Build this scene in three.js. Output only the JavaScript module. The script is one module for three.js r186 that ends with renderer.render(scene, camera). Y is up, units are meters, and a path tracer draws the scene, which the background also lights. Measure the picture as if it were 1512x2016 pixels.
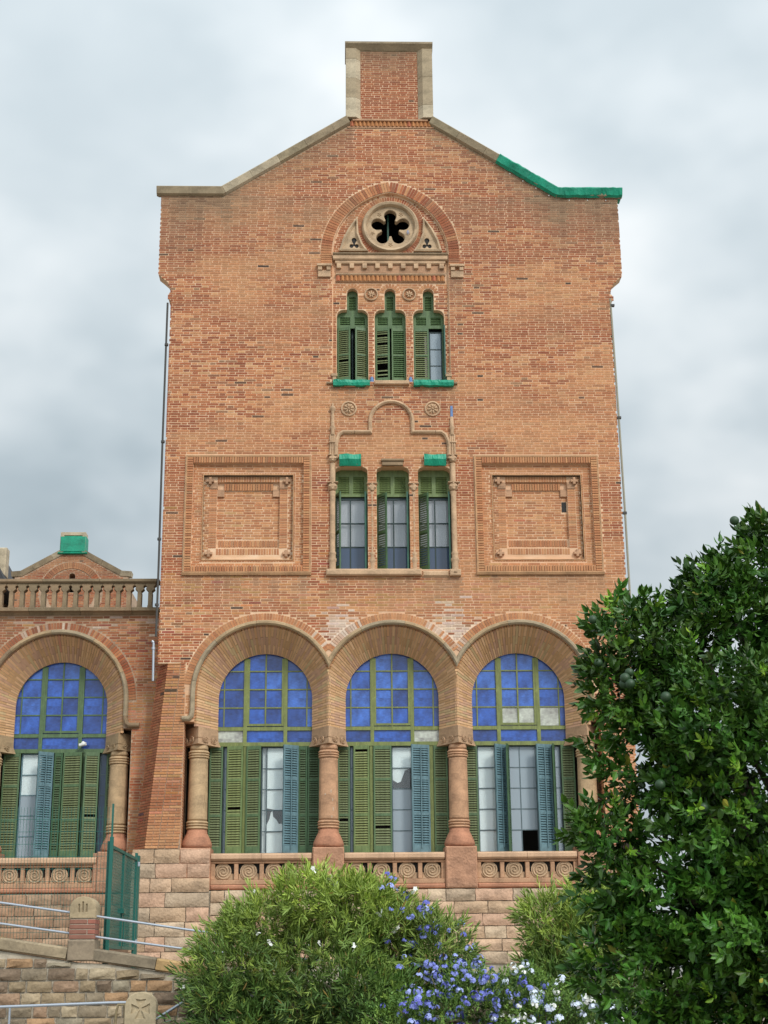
import * as THREE from 'three';
import { mergeGeometries, toCreasedNormals } from 'three/addons/utils/BufferGeometryUtils.js';

// ---------------------------------------------------------------- camera, sky, sun, exposure
const scene = new THREE.Scene();
const camera = new THREE.PerspectiveCamera(38.2, 768 / 1024, 0.1, 3000);
camera.position.set(-1.30, 1.6, 36);
camera.rotation.order = 'YXZ';
camera.rotation.set(17.03 * Math.PI / 180, -1.7 * Math.PI / 180, -0.53 * Math.PI / 180);
const renderer = new THREE.WebGLRenderer({ antialias: true });
renderer.toneMapping = THREE.LinearToneMapping;
renderer.toneMappingExposure = 1.17;
renderer.shadowMap.enabled = true;
const SUN_DIR = new THREE.Vector3(0.42, 0.78, 0.72).normalize();
const sun = new THREE.DirectionalLight(new THREE.Color(1, 0.95, 0.87), 1.5);
sun.name = 'sun';
sun.position.copy(SUN_DIR).multiplyScalar(60);
sun.target.position.set(0, 8, 0);
sun.castShadow = true; sun.shadow.radius = 24;
Object.assign(sun.shadow.camera, { left: -30, right: 30, top: 30, bottom: -30, near: 1, far: 160 });
scene.add(sun, sun.target);

const rngOf = (seed) => () => { seed = (seed + 0x6d2b79f5) | 0; let t = Math.imul(seed ^ (seed >>> 15), 1 | seed); t = (t + Math.imul(t ^ (t >>> 7), 61 | t)) ^ t; return ((t ^ (t >>> 14)) >>> 0) / 4294967296; };
const hash = (x, y, s) => { let h = Math.imul(x | 0, 374761393) ^ Math.imul(y | 0, 668265263) ^ Math.imul(s | 0, 1442695041); h = Math.imul(h ^ (h >>> 13), 1274126177); h ^= h >>> 16; return (h >>> 0) / 4294967296; };
const sm = (t) => t * t * (3 - 2 * t), clamp = THREE.MathUtils.clamp, lerp = THREE.MathUtils.lerp, sstep = THREE.MathUtils.smoothstep;
function vnoise(x, y, s, per = 0) {
  const ix = Math.floor(x), iy = Math.floor(y), fx = sm(x - ix), fy = sm(y - iy), w = (a) => per ? ((a % per) + per) % per : a;
  return lerp(lerp(hash(w(ix), w(iy), s), hash(w(ix + 1), w(iy), s), fx), lerp(hash(w(ix), w(iy + 1), s), hash(w(ix + 1), w(iy + 1), s), fx), fy);
}
function fbm(x, y, s, oct = 4, per = 0) { let v = 0, a = 0.5, t = 0; for (let i = 0; i < oct; i++) { v += a * vnoise(x, y, s + i * 17, per); t += a; a *= 0.5; x *= 2; y *= 2; per *= 2; } return v / t; }
function noise3(x, y, z, s) { const iz = Math.floor(z), f = sm(z - iz); return lerp(vnoise(x, y, s + iz * 131), vnoise(x, y, s + (iz + 1) * 131), f); }
function fbm3(x, y, z, s, oct) { let v = 0, a = 0.5, t = 0; for (let i = 0; i < oct; i++) { v += a * noise3(x, y, z, s + i * 19); t += a; a *= 0.5; x *= 2.03; y *= 2.03; z *= 2.03; } return v / t; }

{ // an overcast sky: a layer of soft grey cloud, brighter towards the veiled sun
  const W = 1536, H = 768, d = new Float32Array(W * H * 4);
  for (let j = 0; j < H; j++) {
    const el = ((j + 0.5) / H - 0.5) * Math.PI, y = Math.sin(el), ce = Math.cos(el);
    for (let i = 0; i < W; i++) {
      const az = ((i + 0.5) / W - 0.5) * 2 * Math.PI, x = Math.cos(az) * ce, z = Math.sin(az) * ce;
      const g = Math.max(0, x * SUN_DIR.x + y * SUN_DIR.y + z * SUN_DIR.z);
      let L = 0.555 * (1 + 0.85 * Math.max(0, y) + 1.8 * g * g);
      const q = 2.1 / (Math.max(y, 0) + 0.32), cx = x * q + 31.894, cz = z * q + 24.732;
      const wx = fbm3(cx * 1.3 + 5, y * 2, cz * 1.3, 71, 3), wy = fbm3(cx * 1.3, y * 2 + 9, cz * 1.3, 73, 3);
      const n = fbm3(cx * 1.0 + wx * 1.0, y * 2.5 + wy, cz * 1.0, 14, 5), m = fbm3(cx * 2.6, y * 4 + wx * 1.5, cz * 2.6, 37, 5);
      const c = clamp((n - 0.34) / 0.34, 0, 1), b = clamp((m - 0.36) / 0.36, 0, 1);
      const v = 0.76 + 0.20 * c + 0.26 * (b - 0.5) + 0.16 * (fbm3(cx * 7, y * 9 + wy * 2, cz * 7, 53, 4) - 0.5), blue = clamp(1 - v, -0.1, 0.5);
      const down = y < 0 ? clamp(1 + y * 6, 0.25, 1) : 1;
      L *= v * down;
      const k = (j * W + i) * 4;
      d[k] = L * (0.93 - 0.30 * blue); d[k + 1] = L * (1.0 - 0.05 * blue); d[k + 2] = L * (1.04 + 0.12 * blue); d[k + 3] = 1;
    }
  }
  const t = new THREE.DataTexture(d, W, H, THREE.RGBAFormat, THREE.FloatType);
  t.mapping = THREE.EquirectangularReflectionMapping; t.magFilter = t.minFilter = THREE.LinearFilter; t.needsUpdate = true;
  scene.background = t; scene.environment = t;
}

// ---------------------------------------------------------------- textures and materials
function tex(n, fn, h = n) { // fn(u, v) -> grey or [r, g, b], linear 0..1
  const d = new Uint8Array(n * h * 4);
  for (let j = 0; j < h; j++) for (let i = 0; i < n; i++) { const c = fn((i + 0.5) / n, (j + 0.5) / h), k = (j * n + i) * 4; for (let q = 0; q < 3; q++) d[k + q] = clamp((c.length ? c[q] : c) * 255, 0, 255); d[k + 3] = 255; }
  const t = new THREE.DataTexture(d, n, h, THREE.RGBAFormat); t.wrapS = t.wrapT = THREE.RepeatWrapping; t.magFilter = THREE.LinearFilter; t.minFilter = THREE.LinearFilter; t.needsUpdate = true; return t;
}
const T = {
  grain: tex(256, (u, v) => fbm(u * 24, v * 24, 3, 4, 24)),
  stone: tex(512, (u, v) => { const a = fbm(u * 5, v * 5, 5, 5, 5), b = fbm(u * 40, v * 40, 9, 3, 40), s = sstep(fbm(u * 3, v * 6, 21, 4, 3), 0.52, 0.75); const k = 0.68 + 0.42 * (a - 0.3) + 0.26 * (b - 0.5) - 0.16 * s; return [k * 1.02, k, k * 0.95]; }),
  rough: tex(256, (u, v) => { const a = fbm(u * 6, v * 6, 45, 5, 6), b = fbm(u * 22, v * 22, 46, 3, 22); return a * 0.7 + b * 0.45 - 0.1; }),
  paint: tex(512, (u, v) => { const a = fbm(u * 30, v * 4, 15, 4, 30), b = fbm(u * 6, v * 6, 19, 4, 6), f = fbm(u * 60, v * 12, 33, 3, 60); const k = 0.7 + 0.4 * (a - 0.5) + 0.35 * (b - 0.5); const w = sstep(f, 0.66, 0.8) * 0.3; return [k + w, k + w * 0.9, k + w * 0.7]; }),
  glass: tex(256, (u, v) => { const a = fbm(u * 6, v * 4, 51, 5, 6), b = fbm(u * 18, v * 30, 57, 3, 18); const k = 0.55 + 0.75 * (a - 0.5) + 0.3 * (b - 0.5); return [k * 0.85 + 0.05, k, k * 0.95 + 0.04]; }),
  brick: tex(128, (u, v) => { const k = 0.86 + 0.34 * (fbm(u * 10, v * 5, 61, 4, 10) - 0.5); return k; }),
  leaf: tex(64, (u, v) => { const mid = Math.exp(-Math.pow((u - 0.5) * 22, 2)); return 0.8 + 0.2 * mid + 0.12 * (vnoise(u * 8, v * 14, 3) - 0.5); }),
};
const std = (o) => new THREE.MeshStandardMaterial({ roughness: 0.9, ...o });
const rgb = (r, g, b) => new THREE.Color().setRGB(r, g, b);
const stoneM = (r, g, b, bump = 0.006, extra = {}) => std({ color: rgb(r, g, b), map: T.stone, bumpMap: T.rough, bumpScale: bump, ...extra });
const paintM = (r, g, b, ro = 0.55) => std({ color: rgb(r, g, b), map: T.paint, roughness: ro, bumpMap: T.paint, bumpScale: 0.0015 });
const M = {
  coping: stoneM(0.45, 0.355, 0.24), copingPale: stoneM(0.62, 0.52, 0.38), hood: stoneM(0.52, 0.37, 0.22), capital: stoneM(0.62, 0.40, 0.25), column: stoneM(0.66, 0.38, 0.23), columnOld: stoneM(0.62, 0.43, 0.255), columnBase: stoneM(0.58, 0.27, 0.165),
  trim: stoneM(0.68, 0.455, 0.29), trimDark: stoneM(0.36, 0.25, 0.155), moulding: stoneM(0.60, 0.35, 0.19), jointArch: stoneM(0.68, 0.48, 0.30), ring: stoneM(0.62, 0.45, 0.295), pedestal: stoneM(0.56, 0.30, 0.19, 0.03), sillL: stoneM(0.68, 0.44, 0.29), scroll: stoneM(0.62, 0.43, 0.28), terracotta: stoneM(0.60, 0.35, 0.215),
  balus: stoneM(0.29, 0.215, 0.135), wallPost: stoneM(0.50, 0.39, 0.25), slab: stoneM(0.60, 0.49, 0.33),
  plaster: stoneM(0.74, 0.62, 0.50), joint: stoneM(0.58, 0.40, 0.28), jointPale: stoneM(0.62, 0.55, 0.45), jointLight: stoneM(0.74, 0.56, 0.40), brickTint: std({ color: rgb(1, 1, 1), vertexColors: true, map: null }),
  green: paintM(0.20, 0.28, 0.10), greenDark: paintM(0.06, 0.14, 0.055), greenMid: paintM(0.12, 0.205, 0.09), teal: paintM(0.035, 0.13, 0.085), olive: paintM(0.25, 0.29, 0.085), blueGrey: paintM(0.15, 0.27, 0.31), bluePale: paintM(0.13, 0.19, 0.21), darkFrame: paintM(0.02, 0.05, 0.05),
  greenUp: paintM(0.115, 0.20, 0.075), fenceGreen: std({ color: rgb(0.008, 0.11, 0.085), roughness: 0.45 }),
  galv: std({ color: rgb(0.42, 0.45, 0.50), roughness: 0.45, metalness: 0.55, bumpMap: T.grain, bumpScale: 0.0006 }),
  pipe: std({ color: rgb(0.07, 0.065, 0.06), roughness: 0.9 }), pipePale: std({ color: rgb(0.30, 0.27, 0.20), roughness: 0.9 }),
  net: std({ color: rgb(0.005, 0.36, 0.22), roughness: 0.5, bumpMap: T.grain, bumpScale: 0.006, map: T.stone }), tape: std({ color: rgb(0.16, 0.30, 0.62), roughness: 0.6, map: T.stone }), white: std({ color: rgb(0.75, 0.75, 0.73), roughness: 0.5 }),
  slatG: paintM(0.29, 0.33, 0.125), slatM: paintM(0.21, 0.245, 0.11), slatD: paintM(0.095, 0.15, 0.068),
  dark: std({ color: rgb(0.03, 0.028, 0.026) }), inside: std({ color: rgb(0.10, 0.09, 0.08) }), tile: std({ color: rgb(0.22, 0.1, 0.06) }), slate: std({ color: rgb(0.05, 0.05, 0.055) }),
  paper: std({ color: rgb(0.90, 0.90, 0.86) }), blind: std({ color: rgb(0.52, 0.475, 0.49) }), blindDark: std({ color: rgb(0.10, 0.13, 0.2) }),
  blue: [[0.055, 0.17, 0.72], [0.09, 0.24, 0.86], [0.045, 0.115, 0.48]].map((c) => new THREE.MeshPhysicalMaterial({ color: rgb(...c), map: T.glass, roughness: 0.3, clearcoat: 0.35, clearcoatRoughness: 0.08, bumpMap: T.glass, bumpScale: 0.006 })),
  milk: new THREE.MeshPhysicalMaterial({ color: rgb(0.85, 0.82, 0.7), map: T.glass, roughness: 0.4, clearcoat: 0.4 }),
  pane: new THREE.MeshPhysicalMaterial({ color: rgb(0.93, 0.96, 0.97), roughness: 0.04, transmission: 0.96, thickness: 0 }),
  dusty: new THREE.MeshPhysicalMaterial({ color: rgb(0.46, 0.54, 0.60), roughness: 0.12, transmission: 0.35, thickness: 0 }),
  dustyDark: new THREE.MeshPhysicalMaterial({ color: rgb(0.10, 0.15, 0.25), roughness: 0.1, transmission: 0.4, thickness: 0 }),
};

// ---------------------------------------------------------------- naming helpers
const used = {};
function numbered(n) { const k = used[n] = (used[n] ?? -1) + 1; return k ? n + '_' + String(k).padStart(3, '0') : n; }
function tag(o, label, category, group, kind) { Object.assign(o.userData, label && { label }, category && { category }, group && { group }, kind && { kind }); return o; }
const shadow = (m) => { m.castShadow = m.receiveShadow = true; return m; };
function thing(name, label, category, at = [0, 0, 0], ry = 0, group) { const g = new THREE.Group(); g.name = numbered(name); g.position.set(...at); g.rotation.y = ry; scene.add(g); return tag(g, label, category, group); }
function part(parent, name, geo, mat, label, kind) { const m = shadow(new THREE.Mesh(geo, mat)); m.name = numbered(name); parent.add(m); return tag(m, label, null, null, kind); }
function structure(name, geo, mat) { const m = shadow(new THREE.Mesh(geo, mat)); m.name = numbered(name); scene.add(m); m.userData.kind = 'structure'; return m; }

// ---------------------------------------------------------------- geometry helpers (all return plain geometry with uv in metres)
function uvm(g, s = 1, ox = 0, oy = 0) {
  if (g.index) g = g.toNonIndexed();
  const p = g.attributes.position, n = p.count, uv = new Float32Array(n * 2), a = new THREE.Vector3(), b = new THREE.Vector3(), c = new THREE.Vector3();
  for (let i = 0; i < n; i += 3) {
    a.fromBufferAttribute(p, i); b.fromBufferAttribute(p, i + 1).sub(a); c.fromBufferAttribute(p, i + 2).sub(a); b.cross(c);
    const ax = Math.abs(b.x), ay = Math.abs(b.y), az = Math.abs(b.z);
    for (let k = 0; k < 3; k++) { a.fromBufferAttribute(p, i + k); const [u, v] = az >= ax && az >= ay ? [a.x, a.y] : ax >= ay ? [a.z, a.y] : [a.x, a.z]; uv[(i + k) * 2] = u * s + ox; uv[(i + k) * 2 + 1] = v * s + oy; }
  }
  g.setAttribute('uv', new THREE.BufferAttribute(uv, 2));
  for (const k of Object.keys(g.attributes)) if (!['position', 'normal', 'uv'].includes(k)) g.deleteAttribute(k);
  return g;
}
function tri(verts, smooth = 0) { let g = new THREE.BufferGeometry(); g.setAttribute('position', new THREE.Float32BufferAttribute(verts, 3)); g.computeVertexNormals(); if (smooth) g = toCreasedNormals(g, smooth); return uvm(g); }
const quadV = (o, a, b, c, d) => o.push(...a, ...b, ...c, ...a, ...c, ...d);
function bx(x0, x1, y0, y1, z0, z1, ch = 0) { // a box, its front, top and side edges chamfered when ch > 0
  if (!ch) { const g = new THREE.BoxGeometry(x1 - x0, y1 - y0, z1 - z0); g.translate((x0 + x1) / 2, (y0 + y1) / 2, (z0 + z1) / 2); return uvm(g); }
  const R = (z, i) => [[x0 + i, y0 + i, z], [x1 - i, y0 + i, z], [x1 - i, y1 - i, z], [x0 + i, y1 - i, z]], v = [], A = R(z0, 0), B = R(z1 - ch, 0), C = R(z1, ch);
  for (let k = 0; k < 4; k++) { const l = (k + 1) % 4; quadV(v, A[k], A[l], B[l], B[k]); quadV(v, B[k], B[l], C[l], C[k]); }
  quadV(v, C[0], C[1], C[2], C[3]); quadV(v, A[3], A[2], A[1], A[0]);
  return tri(v);
}
const merge = (list) => mergeGeometries(list.map((g) => (g.index ? g.toNonIndexed() : g)));
const V2 = (p) => p.map(([x, y]) => new THREE.Vector2(x, y));
function ext(pts, z0, z1, holes = [], bevel = 0) {
  const s = new THREE.Shape(V2(pts)); for (const h of holes) s.holes.push(new THREE.Path(V2(h)));
  const g = new THREE.ExtrudeGeometry(s, { depth: z1 - z0 - 2 * bevel, bevelEnabled: bevel > 0, bevelSize: bevel, bevelThickness: bevel, bevelOffset: -bevel, bevelSegments: 1, curveSegments: 1 }); g.translate(0, 0, z0 + bevel); return uvm(g);
}
const arc = (cx, cy, r, a0, a1, n, ry = r) => Array.from({ length: n + 1 }, (_, i) => { const a = a0 + (a1 - a0) * i / n; return [cx + r * Math.cos(a), cy + ry * Math.sin(a)]; });
function sweep(path, prof, closed = false, smooth = 0) { // carries the profile (n = left of the path, z) along a path in the xy plane, with mitred corners
  const N = path.length, rings = [];
  for (let i = 0; i < N; i++) {
    const p = path[i], a = path[closed ? (i + N - 1) % N : Math.max(i - 1, 0)], b = path[closed ? (i + 1) % N : Math.min(i + 1, N - 1)];
    let d1 = [p[0] - a[0], p[1] - a[1]], d2 = [b[0] - p[0], b[1] - p[1]]; const l1 = Math.hypot(...d1), l2 = Math.hypot(...d2);
    if (l1 < 1e-9) d1 = d2; if (l2 < 1e-9) d2 = d1;
    const m1 = Math.hypot(...d1), m2 = Math.hypot(...d2), n1 = [-d1[1] / m1, d1[0] / m1], n2 = [-d2[1] / m2, d2[0] / m2], s = [n1[0] + n2[0], n1[1] + n2[1]], k = 1 / Math.max(0.35, (s[0] * s[0] + s[1] * s[1]) / 2);
    rings.push(prof.map(([n, z]) => [p[0] + s[0] * k * n, p[1] + s[1] * k * n, z]));
  }
  const v = [], P = prof.length;
  for (let i = 0; i < (closed ? N : N - 1); i++) { const A = rings[i], B = rings[(i + 1) % N]; for (let k = 0; k < P; k++) { const l = (k + 1) % P; quadV(v, A[k], A[l], B[l], B[k]); } }
  if (!closed) { const f = THREE.ShapeUtils.triangulateShape(V2(prof), []); for (const [a, b, c] of f) { const A = rings[0], B = rings[N - 1]; v.push(...A[a], ...A[c], ...A[b], ...B[a], ...B[b], ...B[c]); } }
  return orient(tri(v, smooth));
}
function orient(g) { // turns the faces of a closed solid outwards
  const p = g.attributes.position.array; let V = 0;
  for (let i = 0; i < p.length; i += 9) V += p[i] * (p[i + 4] * p[i + 8] - p[i + 5] * p[i + 7]) + p[i + 1] * (p[i + 5] * p[i + 6] - p[i + 3] * p[i + 8]) + p[i + 2] * (p[i + 3] * p[i + 7] - p[i + 4] * p[i + 6]);
  if (V < 0) for (const k of ['position', 'normal', 'uv']) { const a = g.attributes[k].array, n = g.attributes[k].itemSize; for (let i = 0; i < a.length; i += n * 3) for (let q = 0; q < n; q++) { const t = a[i + n + q]; a[i + n + q] = a[i + 2 * n + q]; a[i + 2 * n + q] = t; } if (k === 'normal') for (let i = 0; i < a.length; i++) a[i] = -a[i]; }
  return g;
}
function along(path, len) { // cuts a path into runs of about that length
  const runs = [[path[0]]]; let acc = 0;
  for (let i = 1; i < path.length; i++) {
    let a = path[i - 1]; const b = path[i]; let l = Math.hypot(b[0] - a[0], b[1] - a[1]);
    while (acc + l > len) { const t = (len - acc) / l, q = [a[0] + (b[0] - a[0]) * t, a[1] + (b[1] - a[1]) * t]; runs[runs.length - 1].push(q); runs.push([q]); l -= len - acc; a = q; acc = 0; }
    acc += l; runs[runs.length - 1].push(b);
  }
  return runs.filter((r) => { let s = 0; for (let i = 1; i < r.length; i++) s += Math.hypot(r[i][0] - r[i - 1][0], r[i][1] - r[i - 1][1]); return r.length > 1 && s > 0.03; });
}
function shrink(run, g) { const cut = (a, b) => { const l = Math.hypot(b[0] - a[0], b[1] - a[1]), t = Math.min(0.4, g / l); return [a[0] + (b[0] - a[0]) * t, a[1] + (b[1] - a[1]) * t]; }; const r = run.slice(), n = r.length; const s = cut(r[0], r[1]), e = cut(r[n - 1], r[n - 2]); r[0] = s; r[n - 1] = e; return r; }
function stones(parent, name, path, prof, len, mats, smooth = 0, rnd = rngOf(5)) { for (const r of along(path, len)) part(parent, name, sweep(shrink(r, 0.004), prof, false, smooth), Array.isArray(mats) ? mats[Math.floor(rnd() * mats.length)] : mats); }
function lathe(pts, x, y, z, seg = 20) { let g = new THREE.LatheGeometry(V2(pts), seg); g.translate(x, y, z); g = g.toNonIndexed(); return uvm(g); }
function tube(pts, r, seg = 6, closed = false, per = 3) { const c = new THREE.CatmullRomCurve3(pts.map((p) => new THREE.Vector3(...p)), closed, 'catmullrom', 0.1); return uvm(new THREE.TubeGeometry(c, Math.max(2, pts.length * per), r, seg, closed)); }
function rod(a, b, r, seg = 8) { const A = new THREE.Vector3(...a), B = new THREE.Vector3(...b), d = B.clone().sub(A), g = new THREE.CylinderGeometry(r, r, d.length(), seg); g.applyQuaternion(new THREE.Quaternion().setFromUnitVectors(new THREE.Vector3(0, 1, 0), d.normalize())); g.translate(...A.add(B).multiplyScalar(0.5).toArray()); return uvm(g); }
function ball(x, y, z, rx, ry = rx, rz = rx, w = 10, h = 7) { const g = new THREE.SphereGeometry(1, w, h); g.scale(rx, ry, rz); g.translate(x, y, z); return uvm(g.toNonIndexed()); }
function rock(w, h, d, seed, bulge = 0.03) { // a hewn block: pillowed, uneven front, centred in x and y, back at z = 0
  const nx = w > 0.45 ? 4 : 3, ny = 3, v = [], G = [];
  for (let j = 0; j <= ny; j++) { G.push([]); for (let i = 0; i <= nx; i++) { const e = i === 0 || j === 0 || i === nx || j === ny, jx = (hash(i, j, seed) - 0.5) * (e ? 0.018 : 0.05), jy = (hash(i, j, seed + 1) - 0.5) * (e ? 0.014 : 0.03); G[j].push([(i / nx - 0.5) * w + jx, (j / ny - 0.5) * h + jy, d + (e ? -0.012 : bulge * (0.4 + hash(i, j, seed + 2)))]); } }
  for (let j = 0; j < ny; j++) for (let i = 0; i < nx; i++) quadV(v, G[j][i], G[j][i + 1], G[j + 1][i + 1], G[j + 1][i]);
  const back = (p) => [p[0], p[1], 0];
  for (let i = 0; i < nx; i++) { quadV(v, back(G[0][i]), back(G[0][i + 1]), G[0][i + 1], G[0][i]); quadV(v, G[ny][i], G[ny][i + 1], back(G[ny][i + 1]), back(G[ny][i])); }
  for (let j = 0; j < ny; j++) { quadV(v, back(G[j + 1][0]), back(G[j][0]), G[j][0], G[j + 1][0]); quadV(v, G[j + 1][nx], G[j][nx], back(G[j][nx]), back(G[j + 1][nx])); }
  const g = tri(v, 0.85); const uv = g.attributes.uv; for (let i = 0; i < uv.count; i++) uv.setXY(i, uv.getX(i) + hash(seed, 1, 7), uv.getY(i) + hash(seed, 2, 7)); return g;
}
const inPoly = (P) => (x, y) => { let c = false; for (let i = 0, j = P.length - 1; i < P.length; j = i++) if ((P[i][1] > y) !== (P[j][1] > y) && x < (P[j][0] - P[i][0]) * (y - P[i][1]) / (P[j][1] - P[i][1]) + P[i][0]) c = !c; return c; };
const rect = (x0, x1, y0, y1) => [[x0, y0], [x1, y0], [x1, y1], [x0, y1]];

// ---------------------------------------------------------------- brickwork
const PITCH = 0.067, BOX = uvm(new THREE.BoxGeometry(1, 1, 1));
{ const p = BOX.attributes.position, uv = BOX.attributes.uv; for (let i = 0; i < p.count; i++) uv.setXY(i, p.getX(i) * 0.9 + 0.5, p.getY(i) * 0.3 + 0.5); }
const brickMat = std({ color: rgb(1, 1, 1), map: T.brick, roughness: 0.92 });
function lay(list, { x0, x1, y0, y1, z = 0, ok, pitch = PITCH, rnd, d = 0.04, dx = 0 }) { // courses of stretchers and headers wherever ok(x, y) holds
  let course = 0;
  for (let y = y0; y + pitch <= y1 + 1e-6; y += pitch, course++) {
    let start = null;
    for (let x = x0; x <= x1 + 0.011; x += 0.01) {
      const inside = x <= x1 && (!ok || (ok(x, y + 0.01) && ok(x, y + pitch - 0.01)));
      if (inside && start === null) start = x;
      if (!inside && start !== null) { fill(start, x - 0.01); start = null; }
    }
    function fill(a, b) {
      const seq = [0.30, 0.145]; let k = course % 2, s = Math.floor((a - dx) / 0.481) * 0.481 + dx - (course % 2 ? 0.24 : 0) + (hash(course, 3, 9) - 0.5) * 0.05 - 0.481; k = 0;
      while (s < b) {
        const L = seq[k] + (rnd() - 0.5) * 0.012, e = s + L, p = Math.max(s, a), q = Math.min(e, b);
        if (q - p > 0.035) list.push({ x: (p + q) / 2, y: y + pitch / 2 + (rnd() - 0.5) * 0.005, z: z + 0.004 + rnd() * 0.005, w: q - p, h: 0.049 + (rnd() - 0.5) * 0.006, d, r: (rnd() - 0.5) * 0.008, ry: 0, full: q - p > 0.28 });
        s = e + 0.018 + (rnd() - 0.5) * 0.006; k = 1 - k;
      }
    }
  }
}
const radial = (list, cx, cy, r0, r1, a0, a1, z, rnd, step = 0.068, ok, d = 0.05) => { const n = Math.max(1, Math.round(Math.abs(a1 - a0) * r0 / step)); for (let i = 0; i < n; i++) { const a = a0 + (a1 - a0) * (i + 0.5) / n, rm = (r0 + r1) / 2, x = cx + rm * Math.cos(a), y = cy + rm * Math.sin(a); if (!ok || ok(x, y)) list.push({ x, y, z: z + 0.004 + rnd() * 0.008, w: r1 - r0 - 0.01, h: Math.abs(a1 - a0) * rm / n - 0.015, d, r: a + (rnd() - 0.5) * 0.02, ry: 0, clean: true }); } };
const soldiers = (list, x0, x1, y0, y1, z, rnd, vertical = true, d = 0.05) => { const L = vertical ? x1 - x0 : y1 - y0, n = Math.round(L / 0.066); for (let i = 0; i < n; i++) { const c = (i + 0.5) / n * L; list.push(vertical ? { x: x0 + c, y: (y0 + y1) / 2, z: z + 0.004 + rnd() * 0.007, w: L / n - 0.016, h: y1 - y0 - 0.01, d, r: (rnd() - 0.5) * 0.03, ry: 0, clean: true } : { x: (x0 + x1) / 2, y: y0 + c, z: z + 0.004 + rnd() * 0.007, w: x1 - x0 - 0.01, h: L / n - 0.016, d, r: (rnd() - 0.5) * 0.03, ry: 0, clean: true }); } };
const mixc = (a, b, t) => [lerp(a[0], b[0], t), lerp(a[1], b[1], t), lerp(a[2], b[2], t)];
const BR = { red: [0.30, 0.080, 0.038], mid: [0.49, 0.165, 0.068], pale: [0.64, 0.292, 0.132], buff: [0.62, 0.33, 0.155], dark: [0.17, 0.085, 0.05], brown: [0.34, 0.19, 0.105], white: [0.74, 0.58, 0.46], black: [0.05, 0.035, 0.03], mortar: [0.72, 0.46, 0.27] };
// weathering of the wall at a place: how far lime wash, soot, white scars and redness have come
function weather(x, y, w = {}) {
  const n = fbm(x * 0.5, y * 0.9, 101, 4), m = fbm(x * 0.9 + 7, y * 3.2, 131, 4), f = fbm(x * 3, y * 6, 151, 3);
  return { wash: clamp((n - 0.5) * 2.8 + 0.16 + (m - 0.5) * 1.5 + (w.wash ?? 0), 0, 1), soot: clamp((w.soot ?? 0) + sstep(m, 0.66, 0.85) * 0.25, 0, 1), white: clamp((w.white ?? 0) * (0.5 + f), 0, 1), red: clamp(sstep(fbm(x * 0.35, y * 2.1, 171, 3), 0.44, 0.63) * 0.95 + (w.red ?? 0), 0, 1) };
}
function brickColor(W, rnd) {
  const k = rnd();
  let c = k < 0.45 ? mixc(BR.red, BR.mid, rnd()) : k < 0.82 ? mixc(BR.mid, BR.pale, rnd()) : k < 0.93 ? mixc(BR.pale, BR.buff, rnd()) : mixc(BR.brown, BR.red, rnd());
  c = mixc(c, mixc(BR.red, BR.mid, rnd() * 0.5), W.red * 0.75); c = mixc(c, mixc(BR.pale, BR.buff, rnd()), W.wash * 0.72);
  if (!W.clean && rnd() < 0.009) c = mixc(BR.dark, BR.black, rnd() * 0.8); if (rnd() < W.white) c = mixc(BR.white, c, rnd() * 0.6); c = mixc(c, mixc([0.2, 0.125, 0.075], [0.36, 0.235, 0.14], rnd()), W.soot * 0.85);
  const g = 0.9 + rnd() * 0.2; return [c[0] * g, c[1] * g, c[2] * g];
}
const palette = new Map();
function paletteMat(c) { const q = c.map((v) => Math.round(Math.sqrt(v) * 16)), k = q.join(); if (!palette.has(k)) palette.set(k, std({ color: rgb(...q.map((v) => (v / 16) ** 2)), map: T.brick, roughness: 0.92 })); return palette.get(k); }
const dummy = new THREE.Object3D();
function place(o, b) { o.position.set(b.x - Math.sin(b.ry) * b.d / 2, b.y, b.z - Math.cos(b.ry) * b.d / 2); o.rotation.set(0, b.ry, b.r, 'YXZ'); o.scale.set(b.w, b.h, b.d); }
function emitBricks(parent, list, colorAt, rnd, singles, pick) { // the singles that show largest as bricks of their own, the rest as one mass
  for (const b of list) b.c = colorAt(b, rnd);
  const o = parent.position, near = (b) => b.w * b.h / ((b.x + o.x - camera.position.x) ** 2 + (b.y + o.y - camera.position.y) ** 2 + (b.z + o.z - camera.position.z) ** 2);
  const ranked = list.filter(pick).sort((a, b) => near(b) - near(a)), own = new Set(ranked.slice(0, singles));
  for (const b of own) { const m = part(parent, 'brick', BOX, paletteMat(b.c)); place(m, b); }
  const rest = list.filter((b) => !own.has(b)), im = new THREE.InstancedMesh(BOX, brickMat, rest.length), col = new THREE.Color();
  rest.forEach((b, i) => { place(dummy, b); dummy.updateMatrix(); im.setMatrixAt(i, dummy.matrix); im.setColorAt(i, col.setRGB(...b.c)); });
  im.name = numbered('brickwork'); im.userData.kind = 'stuff'; shadow(im); parent.add(im);
}

// ================================================================ the brick tower
let parapet;
const ARCH = { yc: 8.01, R: 1.64, r: 1.165, yb: 7.95, zf: -0.03, zb: -0.70, spring: 7.19, step: 1.58 };
const SLAT = (() => { const g = new THREE.BoxGeometry(1, 0.057, 0.008); g.rotateX(-0.62); return uvm(g); })();
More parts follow.
